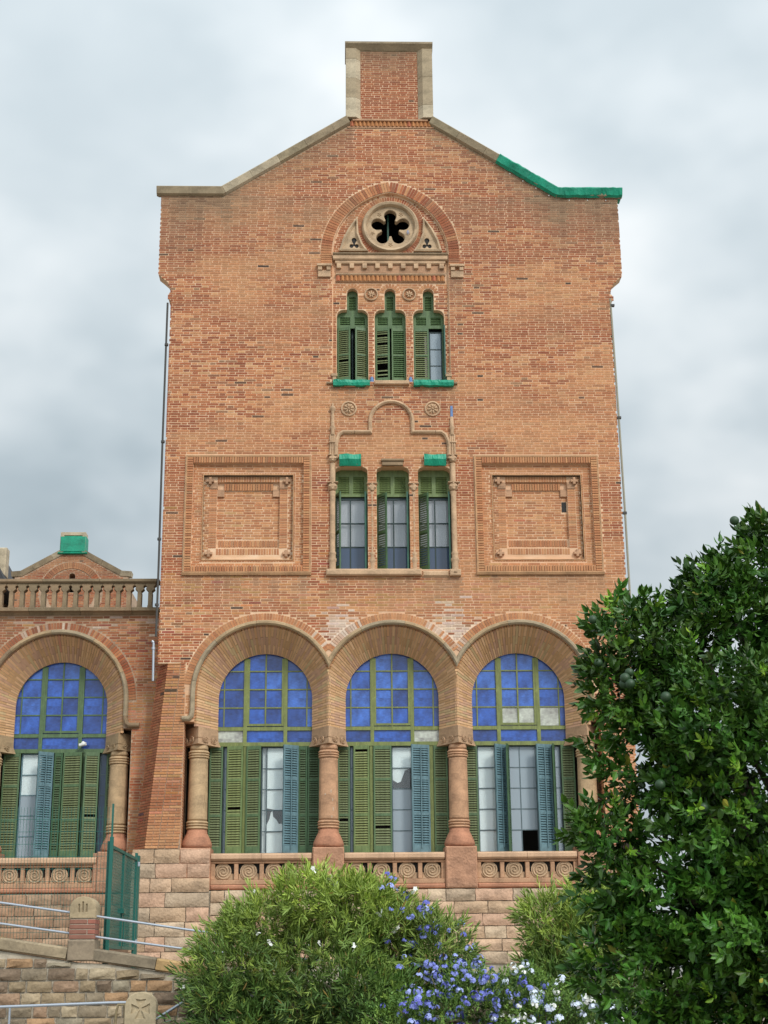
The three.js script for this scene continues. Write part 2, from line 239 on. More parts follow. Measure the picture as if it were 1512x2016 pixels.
// a louvred leaf hinged from (xa, za) to (xb, zb); its slats are meshes of their own when single is true
function shutter(parent, xa, za, xb, zb, y0, y1, mat, single, o = {}) {
  const W = Math.hypot(xb - xa, zb - za), H = y1 - y0, st = Math.min(o.stile ?? 0.042, W * 0.25), t = 0.02, geo = [bx(0, st, 0, H, -t, t, 0.004), bx(W - st, W, 0, H, -t, t, 0.004)], rails = o.rails ?? [[0, 0.17], [H * 0.34, H * 0.34 + 0.06], [H * 0.67, H * 0.67 + 0.06], [H - 0.09, H]];
  for (const [a, b] of rails) geo.push(bx(st, W - st, a, b, -t + 0.002, t - 0.002));
  if (o.rod) geo.push(bx(W / 2 - 0.012, W / 2 + 0.012, 0.1, H - 0.08, t + 0.004, t + 0.024));
  const m = part(parent, 'shutter', merge(geo), mat, o.label); m.position.set(xa, y0, za); m.rotation.y = -Math.atan2(zb - za, xb - xa);
  const list = [], skip = o.skip ?? 0.012;
  for (let i = 0; i + 1 < rails.length; i++) { const a = rails[i][1] + 0.025, b = rails[i + 1][0] - 0.025, n = Math.max(1, Math.round((b - a) / 0.058)); for (let k = 0; k <= n; k++) if (hash(i * 50 + k, Math.round(xa * 100), 77) >= skip) list.push([a + (b - a) * k / n, (hash(k, i, Math.round(xa * 97)) - 0.5) * 0.17]); }
  const SM = mat === M.green ? M.slatG : mat === M.greenMid ? M.slatM : mat === M.greenDark ? M.slatD : mat;
  if (single) for (const [y, r] of list) { const s = part(m, 'slat', SLAT, SM); s.position.set(W / 2, y, 0); s.rotation.x = r; s.scale.x = W - 2 * st; }
  else if (list.length) part(m, 'slats', merge(list.map(([y, r]) => { const g = SLAT.clone(); g.rotateX(r); g.scale(W - 2 * st, 1, 1); g.translate(W / 2, y, 0); return g; })), SM, null, 'stuff');
  return m;
}
// a glazed strip: glazing bars, the panes of their rows, and what hangs behind them
function glazed(parent, x0, x1, y0, y1, z, rows, cols, frameMat, paneMat, o = {}) {
  const f = o.frame ?? 0.035, bar = o.bar ?? 0.022, geo = [bx(x0, x0 + f, y0, y1, z - 0.03, z + 0.015), bx(x1 - f, x1, y0, y1, z - 0.03, z + 0.015), bx(x0 + f, x1 - f, y0, y0 + f, z - 0.032, z + 0.013), bx(x0 + f, x1 - f, y1 - f, y1, z - 0.032, z + 0.013)], ix0 = x0 + f, ix1 = x1 - f, iy0 = y0 + f, iy1 = y1 - f, cw = (ix1 - ix0) / cols, rh = (iy1 - iy0) / rows;
  const cx = o.split ?? Array.from({ length: cols - 1 }, (_, i) => ix0 + cw * (i + 1)), xs = [ix0, ...cx, ix1];
  for (const x of cx) geo.push(bx(x - bar / 2, x + bar / 2, iy0, iy1, z - 0.02, z + 0.01));
  for (let j = 1; j < rows; j++) geo.push(bx(ix0, ix1, iy0 + rh * j - bar / 2, iy0 + rh * j + bar / 2, z - 0.022, z + 0.008));
  const w = part(parent, 'window', merge(geo), frameMat);
  for (let j = 0; j < rows; j++) for (let i = 0; i < cols; i++) { const a = xs[i] + (i ? bar / 2 : 0), b = xs[i + 1] - (i < cols - 1 ? bar / 2 : 0), c = iy0 + rh * j + (j ? bar / 2 : 0), d = iy0 + rh * (j + 1) - (j < rows - 1 ? bar / 2 : 0); if (b - a < 0.02 || o.broken?.(i, j)) continue; part(w, 'pane', bx(a, b, c, d, z - 0.009, z - 0.003), typeof paneMat === 'function' ? paneMat(i, j) : paneMat); }
  return w;
}
function drape(parent, name, pts, z, mat, seed) { // a thin sheet with soft folds, hung behind the glass
  const g = ext(pts, -0.004, 0.004), p = g.attributes.position; g.translate(0, 0, z); return part(parent, name, g, mat);
}
// one arched bay: splayed brick arch, blue fanlight, shutters and glass below
function bay(parent, cx, o) {
  const { yc, R, r, yb, zf, zb, spring } = ARCH, lim = ARCH.step - 0.006;
  const at = (s) => { // s: -1..0 up the first jamb, 0..1 round the arch, 1..2 down the other jamb
    let f, b; if (s < 0) { const k = 1 + s; f = [-R, lerp(spring, yc, k), zf]; b = [-r, lerp(spring, yb, k), zb]; } else if (s > 1) { const k = 2 - s; f = [R, lerp(spring, yc, k), zf]; b = [r, lerp(spring, yb, k), zb]; } else { const a = Math.PI * (1 - s); f = [R * Math.cos(a), yc + R * Math.sin(a), zf]; b = [r * Math.cos(a), yb + r * Math.sin(a), zb]; }
    const side = f[0] < 0 ? o.clip?.[0] : o.clip?.[1]; if (side && Math.abs(f[0]) > lim) { const t = (Math.abs(f[0]) - lim) / (Math.abs(f[0]) - Math.abs(b[0])); f = f.map((v, i) => lerp(v, b[i], t)); }
    return [f.map((v, i) => v + (i ? 0 : cx)), b.map((v, i) => v + (i ? 0 : cx))];
  };
  const push = (p, q, d) => { const ox = p[0] - cx, oy = Math.max(0, p[1] - yc), l = Math.hypot(ox, oy) || 1; return [p[0] + ox / l * d * 0.8, p[1] + oy / l * d * 0.8, p[2] - d * 0.55]; };
  const cuts = []; for (let i = 0; i <= 12; i++) cuts.push(-1 + i / 12); for (let i = 1; i <= 70; i++) cuts.push(i / 70); for (let i = 1; i <= 12; i++) cuts.push(1 + i / 12);
  const rnd = rngOf(o.seed), back = [], pieces = [];
  for (let i = 0; i + 1 < cuts.length; i++) {
    const s0 = cuts[i], s1 = cuts[i + 1], g = (s1 - s0) * (0.07 + rnd() * 0.05), [f0, b0] = at(s0 + g), [f1, b1] = at(s1 - g), mid = (i % 2 ? 0.36 : 0.64) + (rnd() - 0.5) * 0.06, mix3 = (p, q, t) => p.map((w, k) => lerp(w, q[k], t));
    for (const [u0, u1] of [[0, mid - 0.008], [mid + 0.008, 1]]) {
      const v = [], inn = (rnd() - 0.4) * 0.007, Q = [mix3(f0, b0, u0), mix3(f1, b1, u0), mix3(f1, b1, u1), mix3(f0, b0, u1)], A = Q.map((p) => push(p, 0, -0.006 + inn)), B = Q.map((p) => push(p, 0, 0.07));
      quadV(v, A[0], A[1], A[2], A[3]); quadV(v, B[3], B[2], B[1], B[0]); for (let k = 0; k < 4; k++) { const l = (k + 1) % 4; quadV(v, A[l], A[k], B[k], B[l]); }
      const W = { wash: 0.6 + 0.35 * rnd(), soot: s0 > 0.1 && s0 < 0.9 && u0 === 0 ? 0.2 * Math.sin(Math.PI * s0) * rnd() : 0, white: 0, red: 0.1, clean: true }, geo = orient(tri(v)), c = mixc(brickColor(W, rnd), mixc([0.70, 0.45, 0.245], [0.80, 0.56, 0.33], rnd()), 0.66 - W.soot);
      if (u0 === 0 || i % 2 === 0 || true) pieces.push([geo, c, u1 - u0]);
    }
    const [F0, B0] = at(s0), [F1, B1] = at(s1), C = [F0, F1, B1, B0].map((p) => push(p, 0, 0.012)); quadV(back, ...C);
  }
  part(parent, 'mortar', tri(back), M.jointArch);
  { // the longer piece of each course stays single, the short ones are one mass per arch
    const short = []; for (const [g, c, l] of pieces) { if (l > 0.5) part(parent, 'voussoir', g, paletteMat(c)); else { const col = new Float32Array(g.attributes.position.count * 3); for (let q = 0; q < col.length; q++) col[q] = c[q % 3]; g.setAttribute('color', new THREE.BufferAttribute(col, 3)); short.push(g); } }
    part(parent, 'voussoirs', mergeGeometries(short), M.brickTint, null, 'stuff');
  }
  // fanlight
  const z = -0.8, post = 0.5, pw = 0.045, top = (x) => yb + Math.sqrt(Math.max(0, (r + 0.02) ** 2 - (x) ** 2)), FM = o.frame ?? M.olive, geo = [];
  const clipRect = (x0, x1, y0, y1) => { x0 = Math.max(x0, -r - 0.02); x1 = Math.min(x1, r + 0.02); const up = []; for (let i = 0; i <= 8; i++) { const x = lerp(x1, x0, i / 8); up.push([cx + x, Math.max(y0 + 0.001, Math.min(y1, top(x)))]); } return [[cx + x0, y0], [cx + x1, y0], ...up]; };
  const solid = (x0, x1, y0, y1, za, zb2) => geo.push(ext(clipRect(x0, x1, y0, y1), za, zb2));
  for (const s of [-1, 1]) { solid(s * post - pw, s * post + pw, 6.86, 9.3, z - 0.05, z + 0.04); }
  solid(-1.2, 1.2, 7.19, 7.28, z - 0.048, z + 0.035); solid(-1.45, 1.45, 6.80, 6.90, z - 0.047, z + 0.045);
  const bars = [7.76, 8.22, 8.68];
  for (const y of bars) { solid(-1.19, -post - pw, y - 0.015, y + 0.015, z - 0.03, z + 0.015); solid(post + pw, 1.19, y - 0.015, y + 0.015, z - 0.03, z + 0.015); solid(-post + pw, post - pw, y - 0.016, y + 0.016, z - 0.028, z + 0.022); }
  for (const x of [-1.03, 1.03]) solid(x - 0.014, x + 0.014, 7.28, 9.3, z - 0.032, z + 0.017);
  solid(-0.018, 0.018, 7.28, 9.3, z - 0.03, z + 0.025);
  geo.push(sweep([[cx - 0.455, 9.0], [cx - 0.455, 7.305], [cx + 0.455, 7.305], [cx + 0.455, 9.0]], [[0, z - 0.02], [0, z + 0.034], [0.055, z + 0.034], [0.055, z - 0.02]]));
  const fan = part(parent, 'window', merge(geo), FM, o.fanLabel);
  const xs = [-1.19, -1.03, -0.54, -0.0, 0.54, 1.03, 1.19], rows = [7.28, 7.76, 8.22, 8.68, 9.2];
  let pn = 0;
  for (let i = 0; i < 6; i++) for (let j = 0; j < 4; j++) { const a = xs[i] + 0.01, b = xs[i + 1] - 0.01, mid = Math.abs(a) < Math.abs(b) ? a : b; if (top(mid) < rows[j] + 0.06) continue; const m = o.milk?.(i, j) ? M.milk : M.blue[Math.floor(rnd() * 3)]; part(fan, 'pane', ext(clipRect(a, b, rows[j] + 0.012, rows[j + 1] - 0.012), z - 0.014 + rnd() * 0.004, z - 0.006), m); pn++; }
  for (const [k, [a, b]] of [[-1.19, -0.54], [-0.455, 0.455], [0.54, 1.19]].entries()) part(fan, 'pane', bx(cx + a, cx + b, 6.9, 7.19, z - 0.014, z - 0.006), o.milk?.(k, -1) ? M.milk : M.blue[k % 3 === 1 ? 0 : 2]);
  // below the transom
  for (const it of o.items) {
    const y0 = 4.2, y1 = 6.8, [kind, a, b] = it;
    if (kind === 'leaf') shutter(parent, cx + a, -0.78 + (it[4]?.za ?? 0), cx + b, -0.78 + (it[4]?.zb ?? 0), y0, y1, it[3], it[4]?.single ?? false, it[4] ?? {});
    if (kind === 'post') part(parent, 'mullion', bx(cx + a, cx + b, y0, 6.8, -0.86, -0.77, 0.006), FM);
    if (kind === 'glass') glazed(parent, cx + a, cx + b, y0, y1, -0.88, 5, it[4]?.cols ?? 1, it[4]?.frame ?? M.bluePale, it[3], { split: it[4]?.split?.map((x) => cx + x), broken: it[4]?.broken, frame: 0.03 });
  }
}
const HOODP = [[-0.055, 0], [-0.055, 0.09], [-0.02, 0.13], [0.03, 0.125], [0.06, 0.08], [0.06, 0]];

{
  const t = thing('brick_tower', 'tall gabled brick tower with three blue arched windows and a square block on top', 'tower');
  const rnd = rngOf(11), L = [], C = [-3.21, -0.05, 3.11], COLS = [-4.79, -1.63, 1.53, 4.69];
  // ---- wall slabs, from the face inwards
  const right = [[-5.85, 18.38], [-5.85, 18.5], [-5.93, 18.55], [-5.93, 18.7], [-5.86, 18.75], [-5.88, 18.88], [-5.97, 19.04], [-6.1, 19.16], [-6.22, 19.26], [-6.22, 21.7], [-4.52, 21.7], [-1.05, 23.95], [-1.05, 26.28]];
  const outline = [[-5.2, 1.0], [-5.2, 8.74], [-5.85, 8.74], ...right, ...right.map(([x, y]) => [-x + 0.04, y]).reverse(), [5.86, 1.0]];
  const archTop = (R) => { const h = Math.sqrt(R * R - ARCH.step ** 2), a = Math.atan2(h, ARCH.step), p = []; C.forEach((c, i) => p.push(...arc(c, ARCH.yc, R, i ? Math.PI - a : Math.PI, i < 2 ? a : 0, 22).slice(i ? 1 : 0))); return p; };
  const bayHole = [[-5.14, 2.6], [-5.14, 7.3], [-4.9, 7.3], ...archTop(1.69), [4.8, 7.3], [5.04, 7.3], [5.04, 2.6]];
  const e = 0.318, nicheTop = (r, y) => [...arc(-e, y, r, 0, Math.acos(e / r), 12), ...arc(e, y, r, Math.PI - Math.acos(e / r), Math.PI, 12).slice(1)];
  const niche = [[-1.56, 16.2], [1.56, 16.2], ...nicheTop(1.878, 19.9)];
  const PC = [-3.695, 3.705], prect = (c, hw, y0, y1) => rect(c - hw, c + hw, y0, y1), panelHole = (c) => prect(c, 1.41, 11.23, 13.94), panel2 = (c) => prect(c, 1.14, 11.41, 13.64), panel3 = (c) => prect(c, 0.80, 11.72, 13.49);
  const midOpen = (c) => [[c - 0.42, 11.12], [c + 0.42, 11.12], [c + 0.42, 13.62], ...arc(c + 0.30, 13.72, 0.12, 0, Math.PI / 2, 4), [c + 0.28, 13.86], [c - 0.28, 13.86], ...arc(c - 0.30, 13.72, 0.12, Math.PI / 2, Math.PI, 4), [c - 0.42, 13.62]], MC = [-1.065, 0.005, 1.07];
  const key = (c, g = 0) => [[c - 0.415 - g, 16.22], [c + 0.415 + g, 16.22], [c + 0.415 + g, 18.12], ...arc(c + 0.235, 18.12, 0.18 + g, 0, Math.PI / 2, 5), [c + 0.147 + g, 18.3 + g], [c + 0.147 + g, 18.78], ...arc(c, 18.78, 0.147 + g, 0, Math.PI, 8), [c - 0.147 - g, 18.3 + g], ...arc(c - 0.235, 18.12, 0.18 + g, Math.PI / 2, Math.PI, 5), [c - 0.415 - g, 18.12]], LC = [-1.02, -0.015, 1.01];
  // mortar colour map of the whole face
  const wallW = (x, y) => {
    const edge = (line) => sstep(line, 0, 1), ax = Math.abs(x - 0.02);
    const roofY = ax < 1.05 ? 26.2 : ax < 4.55 ? 23.95 - (ax - 1.05) * 0.643 : 21.65, under = clamp(1 - (roofY - y) / (ax < 1.05 ? 1.5 : ax > 4.0 ? 2.6 : 1.7), 0, 1), soot = under * under * (0.25 + 1.1 * fbm(x * 1.1, y * 0.6, 301, 3)) * 1.15;
    let wash = 0, red = 0, white = 0;
    wash += 1.5 * (fbm(x * 0.28 + 3, y * 0.45, 431, 3) - 0.5); wash += 0.32 * Math.exp(-(((y - 15.2) / 1.2) ** 2)) + 0.5 * Math.exp(-(((y - 10.3) / 0.9) ** 2)) + 0.25 * Math.exp(-(((y - 19.2) / 0.8) ** 2)) - 0.35 * Math.exp(-(((y - 17.1) / 0.9) ** 2)) - 0.25 * Math.exp(-(((y - 20.5) / 0.6) ** 2));
    if (y > 23.9) { red += 0.9; wash -= 0.6; }
    if (y > 20.3 && y < 21.6 && ax > 5) { red += 0.5; wash -= 0.2; } if (y > 19.9 && y < 22.5) { red += 0.25; wash -= 0.22; }
    if (y > 11 && y < 13.6) { const d = Math.min(Math.abs(ax - 1.85), Math.abs(ax - 5.6)); if (d < 0.28) { red += 0.55; wash -= 0.35; } }
    if (y > 9.0 && y < 11) wash += 0.2;
    if (y < 9.4 && y > 6) red += 0.15;
    // rain streaks under sills, corbels and copings
    const streak = (x0, x1, ys, len, k) => (y < ys && x > x0 && x < x1 ? k * Math.exp((y - ys) / len) * sstep(fbm(x * 5.5, y * 0.35, 411, 3), 0.38, 0.62) : 0);
    const rain = streak(-1.75, 1.75, 10.93, 0.6, 0.55) + streak(-1.6, 1.65, 16.05, 0.7, 0.5) + streak(-5.35, -2.05, 10.98, 0.55, 0.5) + streak(2.05, 5.4, 10.98, 0.55, 0.5) + streak(-6.2, 6.2, 21.6, 1.6, 0.35) + streak(-2.05, -1.6, 19.2, 0.9, 0.5) + streak(1.6, 2.05, 19.2, 0.9, 0.5);
    white = Math.exp(-(((x + 1.35) / 0.42) ** 2) - (((y - 9.55) / 0.36) ** 2)) * 1.5 + Math.exp(-(((x - 1.45) / 0.5) ** 2) - (((y - 9.65) / 0.5) ** 2)) * 1.0;
    return weather(x, y, { wash, red, white, soot: soot + rain * 1.15 });
  };
  const mortarTex = (() => { const W = 384, H = 768, d = new Uint8Array(W * H * 4); for (let j = 0; j < H; j++) for (let i = 0; i < W; i++) { const x = -7 + 14 * (i + 0.5) / W, y = 28 * (j + 0.5) / H, w = wallW(x, y), f = fbm(x * 4, y * 9, 201, 3); let c = mixc([0.68, 0.43, 0.255], [0.80, 0.58, 0.40], clamp(f * 1.6 - 0.5, 0, 1)); c = mixc(c, [0.68, 0.39, 0.23], w.wash * 0.6); c = mixc(c, [0.24, 0.17, 0.11], w.soot * 0.85); c = mixc(c, [0.8, 0.7, 0.6], clamp(w.white, 0, 1) * 0.6); const k = (j * W + i) * 4; for (let q = 0; q < 3; q++) d[k + q] = c[q] * 255; d[k + 3] = 255; } const x = new THREE.DataTexture(d, W, H, THREE.RGBAFormat); x.magFilter = x.minFilter = THREE.LinearFilter; x.needsUpdate = true; return x; })();
  const mortar = std({ map: mortarTex, roughness: 0.95, bumpMap: T.rough, bumpScale: 0.004 });
  const uvWall = (g) => { const p = g.attributes.position, uv = g.attributes.uv; for (let i = 0; i < p.count; i++) uv.setXY(i, (p.getX(i) + 7) / 14, p.getY(i) / 28); return g; };
  part(t, 'wall', uvWall(merge([ext(outline.map(([x, y]) => [x * 0.995, y]), -0.40, 0, [bayHole, niche, ...PC.map(panelHole), ...MC.map(midOpen)]), ext(niche.map(([x, y]) => [x * 1.01, y]), -0.32, -0.10, [...LC.map((c) => key(c)), arc(0.015, 20.73, 0.66, 0, Math.PI * 2, 28).slice(0, -1)]),
    ...PC.flatMap((c) => [ext(prect(c, 1.44, 11.2, 13.97), -0.30, -0.08, [panel2(c)]), ext(prect(c, 1.18, 11.38, 13.68), -0.34, -0.17, [panel3(c)]), ext(prect(c, 0.9, 11.6, 13.6), -0.39, -0.26)]),
    ext([[-5.4, 6.8], ...C.flatMap((c) => [[c - 1.175, 6.8], [c - 1.175, 7.95], ...arc(c, 7.95, 1.175, Math.PI, 0, 26), [c + 1.175, 6.8]]), [5.3, 6.8], [5.3, 10], [-5.4, 10]], -0.90, -0.72)])), mortar);
  part(t, 'reveal', merge([bx(-5.5, -5.14, 2.4, 7.4, -0.9, -0.41), bx(5.04, 5.4, 2.4, 7.4, -0.9, -0.41), bx(-5.15, 5.05, 2.4, 4.14, -0.9, -0.42)]), M.joint);
  // ---- bricks of the face
  const pOut = inPoly(outline), holes = [bayHole, niche, ...MC.map(midOpen)].map(inPoly), roof = (x, y) => { const ax = Math.abs(x - 0.02); return ax < 1.22 ? (y > 24.02 ? ax < 0.84 && y < 26.22 : y < 23.72) : ax < 4.6 ? y < 23.98 - (ax - 1.2) * 0.643 - 0.24 : y < 21.62; };
  const inPanel = (x, y, hw, y0, y1) => PC.some((c) => Math.abs(x - c) < hw && y > y0 && y < y1), nearArch = (x, y) => y > 7.3 && C.some((c) => y > ARCH.yc - 0.01 ? Math.hypot(x - c, y - ARCH.yc) < 1.99 : false), ring = (x, y) => y > 19.9 && (x > 0 ? Math.hypot(x + e, y - 19.9) < 2.2 : Math.hypot(x - e, y - 19.9) < 2.2);
  lay(L, { x0: -6.2, x1: 6.24, y0: 4.27, y1: 26.25, z: 0, rnd, ok: (x, y) => pOut(x, y) && roof(x, y) && !holes.some((h) => h(x, y)) && !inPanel(x, y, 1.62, 11.0, 14.16) && !nearArch(x, y) && !ring(x, y) && !(y < 8.75 && x < -5.13) && !(y > 23.72 && y < 24.02 && Math.abs(x) < 1.3) });
  // niche bricks
  const nIn = inPoly(niche.map(([x, y]) => [x * 0.985, y])), keys = LC.map((c) => inPoly(key(c, 0.01))), nechRing = (x, y) => Math.hypot(x - 0.015, y - 20.73) < 0.93;
  const triL = [[-1.37, 19.99], [-0.60, 19.99], [-0.74, 20.22], [-0.85, 20.52], [-0.88, 21.02], [-1.13, 20.66], [-1.28, 20.33]], triR = triL.map(([x, y]) => [0.03 - x, y]).reverse(), tl = inPoly(triL), tr = inPoly(triR);
  lay(L, { x0: -1.6, x1: 1.6, y0: 16.24, y1: 21.8, z: -0.10, rnd, ok: (x, y) => nIn(x, y) && !keys.some((h) => h(x, y)) && !nechRing(x, y) && !(y > 19.1 && y < 19.9) && !tl(x, y) && !tr(x, y) && !LC.some((c) => y > 18.75 && Math.hypot(x - c, y - 18.78) < 0.28) });
  for (const c of LC) radial(L, c, 18.78, 0.155, 0.28, Math.PI, 0, -0.10, rnd, 0.055);
  radial(L, 0.015, 20.73, 0.775, 0.93, Math.PI * 2, 0, -0.10, rnd, 0.062, (x, y) => nIn(x, y) && y > 19.93);
  for (const s of [1, -1]) radial(L, -e * s, 19.9, 1.89, 2.19, s > 0 ? 0 : Math.PI, s > 0 ? Math.acos(e / 2.05) : Math.PI - Math.acos(e / 2.05), 0.012, rnd, 0.07, null, 0.06);
  for (const s of [-1, 1]) soldiers(L, s > 0 ? 1.565 : -1.86, s > 0 ? 1.86 : -1.565, 19.58, 19.9, 0.012, rnd, false);
  const s0 = L.length; // brick fringe over the stone hoods
  C.forEach((c, i) => radial(L, c, ARCH.yc, 1.79, 1.985, Math.PI, 0, 0.008, rnd, 0.066, (x, y) => (i === 0 || x > c - ARCH.step) && (i === 2 || x < c + ARCH.step) && y > 8.2));
  // stepped square panels: soldier frames and inner faces
  for (const c of PC) {
    soldiers(L, c - 1.41, c + 1.41, 13.94, 14.1, 0.045, rnd); soldiers(L, c - 1.41, c + 1.41, 11.06, 11.22, 0.045, rnd); soldiers(L, c - 1.57, c - 1.41, 11.06, 14.1, 0.045, rnd, false); soldiers(L, c + 1.41, c + 1.57, 11.06, 14.1, 0.045, rnd, false);
    lay(L, { x0: c - 1.41, x1: c + 1.41, y0: 11.24, y1: 13.93, z: -0.08, rnd, ok: (x, y) => !(Math.abs(x - c) < 1.2 && y > 11.34 && y < 13.7) });
    soldiers(L, c - 1.2, c + 1.2, 13.64, 13.7, -0.075, rnd); soldiers(L, c - 1.2, c - 1.14, 11.4, 13.64, -0.075, rnd, false); soldiers(L, c + 1.14, c + 1.2, 11.4, 13.64, -0.075, rnd, false); soldiers(L, c - 1.2, c + 1.2, 11.34, 11.4, -0.075, rnd);
    soldiers(L, c - 0.8, c + 0.8, 13.49, 13.63, -0.17, rnd); soldiers(L, c - 0.8, c + 0.8, 11.55, 11.71, -0.17, rnd); soldiers(L, c - 1.0, c - 0.8, 11.72, 13.49, -0.17, rnd, false); soldiers(L, c + 0.8, c + 1.0, 11.72, 13.49, -0.17, rnd, false);
    lay(L, { x0: c - 1.14, x1: c + 1.14, y0: 11.42, y1: 13.64, z: -0.17, rnd, ok: (x, y) => (Math.abs(x - c) > 1.0) && Math.hypot(Math.abs(x - c) - 0.98, y - 13.5) > 0.12 && Math.hypot(Math.abs(x - c) - 0.98, y - 11.57) > 0.12 });
    soldiers(L, c - 0.63, c + 0.63, 13.27, 13.46, -0.22, rnd); soldiers(L, c - 0.75, c + 0.75, 11.78, 11.95, -0.245, rnd);
    lay(L, { x0: c - 0.8, x1: c + 0.8, y0: 11.98, y1: 13.27, z: -0.26, rnd, ok: (x, y) => !(c > 0 && x > c + 0.64 && x < c + 0.78 && y > 12.69 && y < 12.98) });
    for (const s of [-1, 1]) part(t, 'corner_block', merge([bx(Math.min(c + s * 0.62, c + s * 0.81), Math.max(c + s * 0.62, c + s * 0.81), 13.1, 13.3, -0.27, -0.2, 0.01), bx(Math.min(c + s * 0.79, c + s * 1.0), Math.max(c + s * 0.79, c + s * 1.0), 13.3, 13.48, -0.2, -0.145, 0.01)]), M.terracotta);
    for (const [sx, y] of [[-1, 13.5], [1, 13.5], [-1, 11.57], [1, 11.57]]) { const X = c + sx * 0.98; part(t, 'cross_boss', merge([bx(X - 0.095, X + 0.095, y - 0.035, y + 0.035, -0.17, -0.075, 0.012), bx(X - 0.035, X + 0.035, y - 0.095, y + 0.095, -0.168, -0.07, 0.012)]), M.terracotta); }
    part(t, 'panel_moulding', merge([sweep([[c - 1.58, 11.04], [c - 1.58, 14.12], [c + 1.58, 14.12], [c + 1.58, 11.04], [c - 1.58, 11.04]], [[-0.02, 0], [-0.02, 0.05], [0.02, 0.06], [0.03, 0]]), sweep([[c - 1.62, 11.0], [c + 1.62, 11.0]], [[-0.03, 0], [-0.03, 0.06], [0.03, 0.09], [0.04, 0]])]), M.moulding);
    part(t, 'panel_moulding', sweep([[c - 1.14, 11.4], [c - 1.14, 13.64], [c + 1.14, 13.64], [c + 1.14, 11.4], [c - 1.14, 11.4]], [[0, -0.17], [0, -0.055], [0.02, -0.055], [0.03, -0.08]]), M.moulding);
  }
  for (let i = s0; i < L.length; i++) L[i].soft = true;
  part(t, 'opening', bx(PC[1] + 0.65, PC[1] + 0.77, 12.7, 12.97, -0.262, -0.252), M.dark, 'small dark hole where bricks have fallen out');
  // zigzag brick courses (corner-on bricks) and dentils
  const zig = (x0, x1, y0, y1, z, nm) => { const n = Math.round((x1 - x0) / 0.115), g = []; for (let i = 0; i < n; i++) { const s = new THREE.BoxGeometry(0.075, y1 - y0, 0.075); s.rotateY(Math.PI / 4 + (hash(i, 1, 5) - 0.5) * 0.15); s.translate(x0 + (i + 0.5) * (x1 - x0) / n, (y0 + y1) / 2, z); g.push(uvm(s)); } for (let i = 0; i < n; i++) part(t, 'toothed_brick', g[i], paletteMat(mixc(BR.mid, BR.pale, 0.35 + 0.3 * hash(i, 4, 8)))); };
  zig(-1.08, 1.18, 23.78, 23.93, 0.02); part(t, 'string_course', merge([sweep([[-1.0, 23.955], [1.08, 23.955]], [[-0.025, 0], [-0.025, 0.09], [0.025, 0.09], [0.025, 0]]), sweep([[-1.15, 23.755], [1.25, 23.755]], [[-0.02, 0], [-0.02, 0.03], [0.02, 0.03], [0.02, 0]])]), M.terracotta);
  const EM = M.trim, band = (y0, y1, z, hw, mat = EM) => part(t, 'cornice', sweep([[-hw, y0], [hw, y0]], [[0, -0.12], [0, z - 0.03], [0.03, z], [y1 - y0, z], [y1 - y0, -0.12]]), mat);
  band(19.70, 19.83, 0.06, 1.54); band(19.83, 19.89, 0.10, 1.55, M.trimDark); band(19.60, 19.69, 0.01, 1.48); band(19.33, 19.59, -0.06, 1.46, M.terracotta); band(19.27, 19.325, 0.0, 1.47); band(19.09, 19.12, -0.04, 1.47, M.terracotta);
  for (let i = 0; i < 9; i++) { const x = -1.38 + i * 2.76 / 8; part(t, 'dentil', bx(x - 0.06, x + 0.06, 19.47, 19.615, -0.07, 0.02, 0.008), EM); }
  zig(-1.46, 1.46, 19.12, 19.27, -0.06);
  for (const s of [-1, 1]) { const X = s * 1.78 + 0.01, g = [bx(X - 0.2, X + 0.2, 19.49, 19.56, -0.02, 0.12, 0.01), bx(X - 0.17, X - 0.06, 19.38, 19.488, -0.02, 0.09, 0.008), bx(X + 0.06, X + 0.17, 19.38, 19.488, -0.02, 0.09, 0.008), bx(X - 0.17, X + 0.17, 19.19, 19.378, -0.02, 0.06, 0.01)]; part(t, 'corbel', merge(g), EM); }
  // ---- rose window
  const rc = [0.015, 20.73], lobes = []; for (let i = 0; i < 120; i++) { const a = Math.PI * 2 * i / 120; let m = 0.25; for (let k = 0; k < 5; k++) { const d = a - Math.PI / 2 - k * Math.PI * 2 / 5, q = 0.172 ** 2 - (0.365 * Math.sin(d)) ** 2; if (q > 0 && Math.cos(d) > 0) m = Math.max(m, 0.365 * Math.cos(d) + Math.sqrt(q)); } lobes.push([rc[0] + m * Math.cos(a), rc[1] + m * Math.sin(a)]); }
  const rose = part(t, 'rose_window', sweep(arc(...rc, 0.7, 0, Math.PI * 2, 40).slice(0, -1), [[-0.065, -0.14], [-0.07, -0.02], [-0.03, 0.035], [0.03, 0.01], [0.06, -0.06], [0.06, -0.14]], true, 0.7), M.ring);
  part(rose, 'tracery', ext(arc(...rc, 0.66, 0, Math.PI * 2, 40).slice(0, -1), -0.30, -0.10, [lobes], 0.012), M.ring);
  for (let k = 0; k < 5; k++) { const a = -Math.PI / 2 + k * Math.PI * 2 / 5, x = rc[0] + 0.5 * Math.cos(a), y = rc[1] + 0.5 * Math.sin(a), g = [ball(x, y, -0.1, 0.022, 0.022, 0.03, 6, 5)]; for (let j = 0; j < 5; j++) g.push(ball(x + 0.042 * Math.cos(j * 1.257 + a), y + 0.042 * Math.sin(j * 1.257 + a), -0.1, 0.024, 0.024, 0.022, 6, 4)); part(rose, 'carved_flower', merge(g), M.ring); }
  part(rose, 'mullion', bx(-0.06, -0.015, 20.1, 21.3, -0.5, -0.46), M.teal);
  part(rose, 'blue_patch', ball(rc[0] + 0.475, rc[1] - 0.14, -0.105, 0.05, 0.07, 0.02), M.tape);
